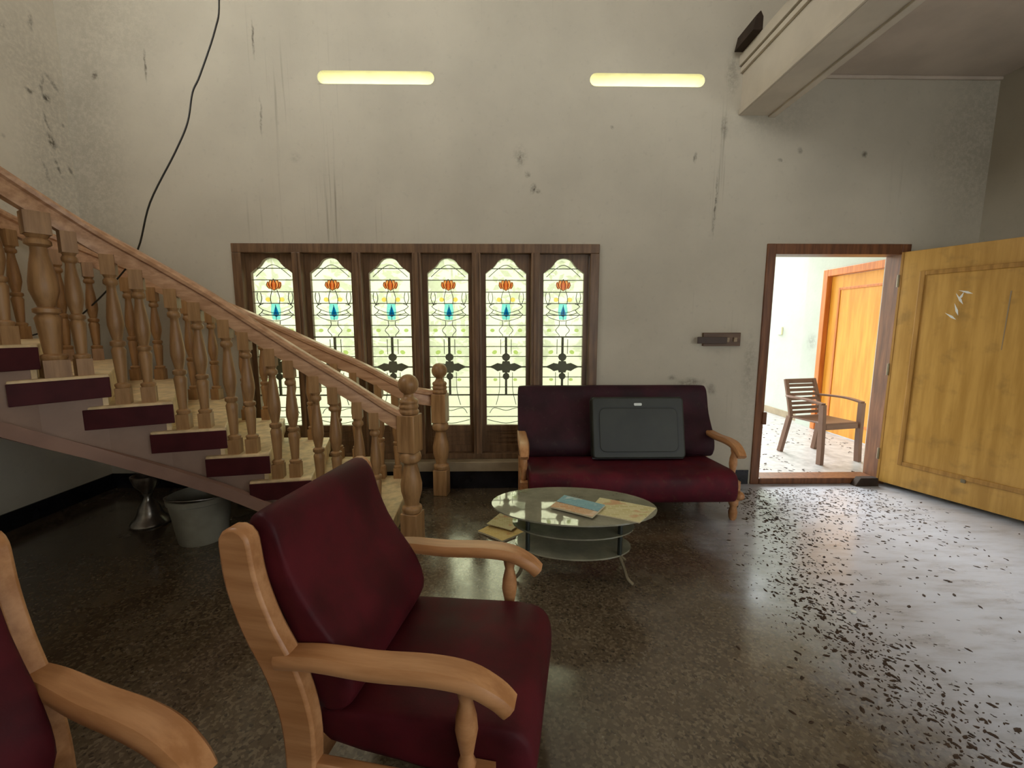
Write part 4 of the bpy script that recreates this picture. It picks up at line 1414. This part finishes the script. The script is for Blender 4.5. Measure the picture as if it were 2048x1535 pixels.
spots = []
while len(spots) < 1200:
    u = rng.random()
    if u < 0.45:      # thick drift in a line from the doorway
        i = rng.randrange(len(BANDP) - 1)
        p = BANDP[i].lerp(BANDP[i + 1], rng.random())
        x, y = p.x + rng.gauss(0.02, 0.11), p.y + rng.gauss(0, 0.10)
        s = rng.uniform(0.006, 0.017)
    elif u < 0.80:    # near the doorway
        x, y = rng.uniform(1.95, 3.3) - abs(rng.gauss(0, 0.2)), D - 0.15 - abs(rng.gauss(0, 0.55))
        x = x - 0.3 * rng.random() * (rng.random() < 0.5)
        s = rng.uniform(0.006, 0.016)
    else:             # scattered over the right of the hall
        x, y = rng.uniform(1.0, 3.6), rng.uniform(0.9, 3.5)
        if x < 1.45 and rng.random() < 0.7:
            continue
        s = rng.uniform(0.006, 0.018)
    if blocked(x, y):
        continue
    spots.append((x, y, s))
# the largest in view stand as single leaves, the rest is litter
key = lambda p: -p[2] / math.hypot(p[0], p[1], 1.4)
spots.sort(key=key)
for (x, y, s) in spots[:280]:
    me = rng.choice(leaf_meshes)
    o = bpy.data.objects.new('fallen_leaf', me)
    COL.objects.link(o)
    o.location = (x, y, 0.0)
    o.scale = (s, s, s * 0.6)
    o.rotation_euler = (0, 0, rng.uniform(0, math.pi * 2))
    dband = min((Vector((x, y)) - BANDP[i].lerp(BANDP[i + 1], f / 4)).length for i in range(len(BANDP) - 1) for f in range(5))
    if dband < 0.2:
        tag(o, 'small dry brown leaf in the dark drift running from the doorway', 'leaf', 'dry leaves in the drift')
    elif y > 2.6:
        tag(o, 'small dry brown leaf on the bright floor just inside the doorway', 'leaf', 'dry leaves inside the doorway')
    elif x > 1.6:
        tag(o, 'small dry brown leaf lying loose between drift and door leaf', 'leaf', 'loose dry leaves on the right')
    else:
        tag(o, 'small dry brown leaf on the dark floor left of the drift', 'leaf', 'loose dry leaves left of the drift')


def litter(name, pts, z, label):
    m = MB()
    for (x, y, s) in pts:
        a = rng.uniform(0, 2 * math.pi)
        c, sn = math.cos(a), math.sin(a)
        me = rng.choice(leaf_meshes)
        m.add([(x + (v.co.x * c - v.co.y * sn) * s, y + (v.co.x * sn + v.co.y * c) * s, z + v.co.z * s * 0.6) for v in me.vertices], [tuple(p.vertices) for p in me.polygons])
    return tag(m.build(name, 'leaf'), label, 'leaf litter', None, 'stuff')


fine = list(spots[280:])
for _ in range(700):
    x, y = rng.uniform(1.9, 3.3) - 0.25 * rng.random(), D - 0.12 - abs(rng.gauss(0, 0.5))
    if not blocked(x, y):
        fine.append((x, y, rng.uniform(0.005, 0.012)))
for _ in range(1500):
    i = rng.randrange(len(BANDP) - 1)
    p = BANDP[i].lerp(BANDP[i + 1], rng.random())
    x, y = p.x + rng.gauss(0, 0.16), p.y + rng.gauss(0, 0.14)
    if not blocked(x, y):
        fine.append((x, y, rng.uniform(0.003, 0.008)))
litter('leaf_litter', fine, 0.0, 'fine leaf crumbs and dirt scattered over the hall floor')
out = [(rng.uniform(1.6, 4.2), D + 0.25 + abs(rng.gauss(0, 1.2)), rng.uniform(0.008, 0.022)) for _ in range(600)]
out = [p for p in out if not (3.0 < p[0] < 3.85 and 4.05 < p[1] < 4.95)]
litter('leaf_litter', out, -0.002, 'dead leaves strewn over the porch floor outside')
chip = MB().prism(leaf_outline(0.016, 0.011, 0), 'z', 0, 0.009).build('plaster_chip', 'white_chip', None, bevel=0.002)
chip.location = (1.72, 1.93, 0)
tag(chip, 'small white plaster chip lying on the leafy floor', 'plaster chip')
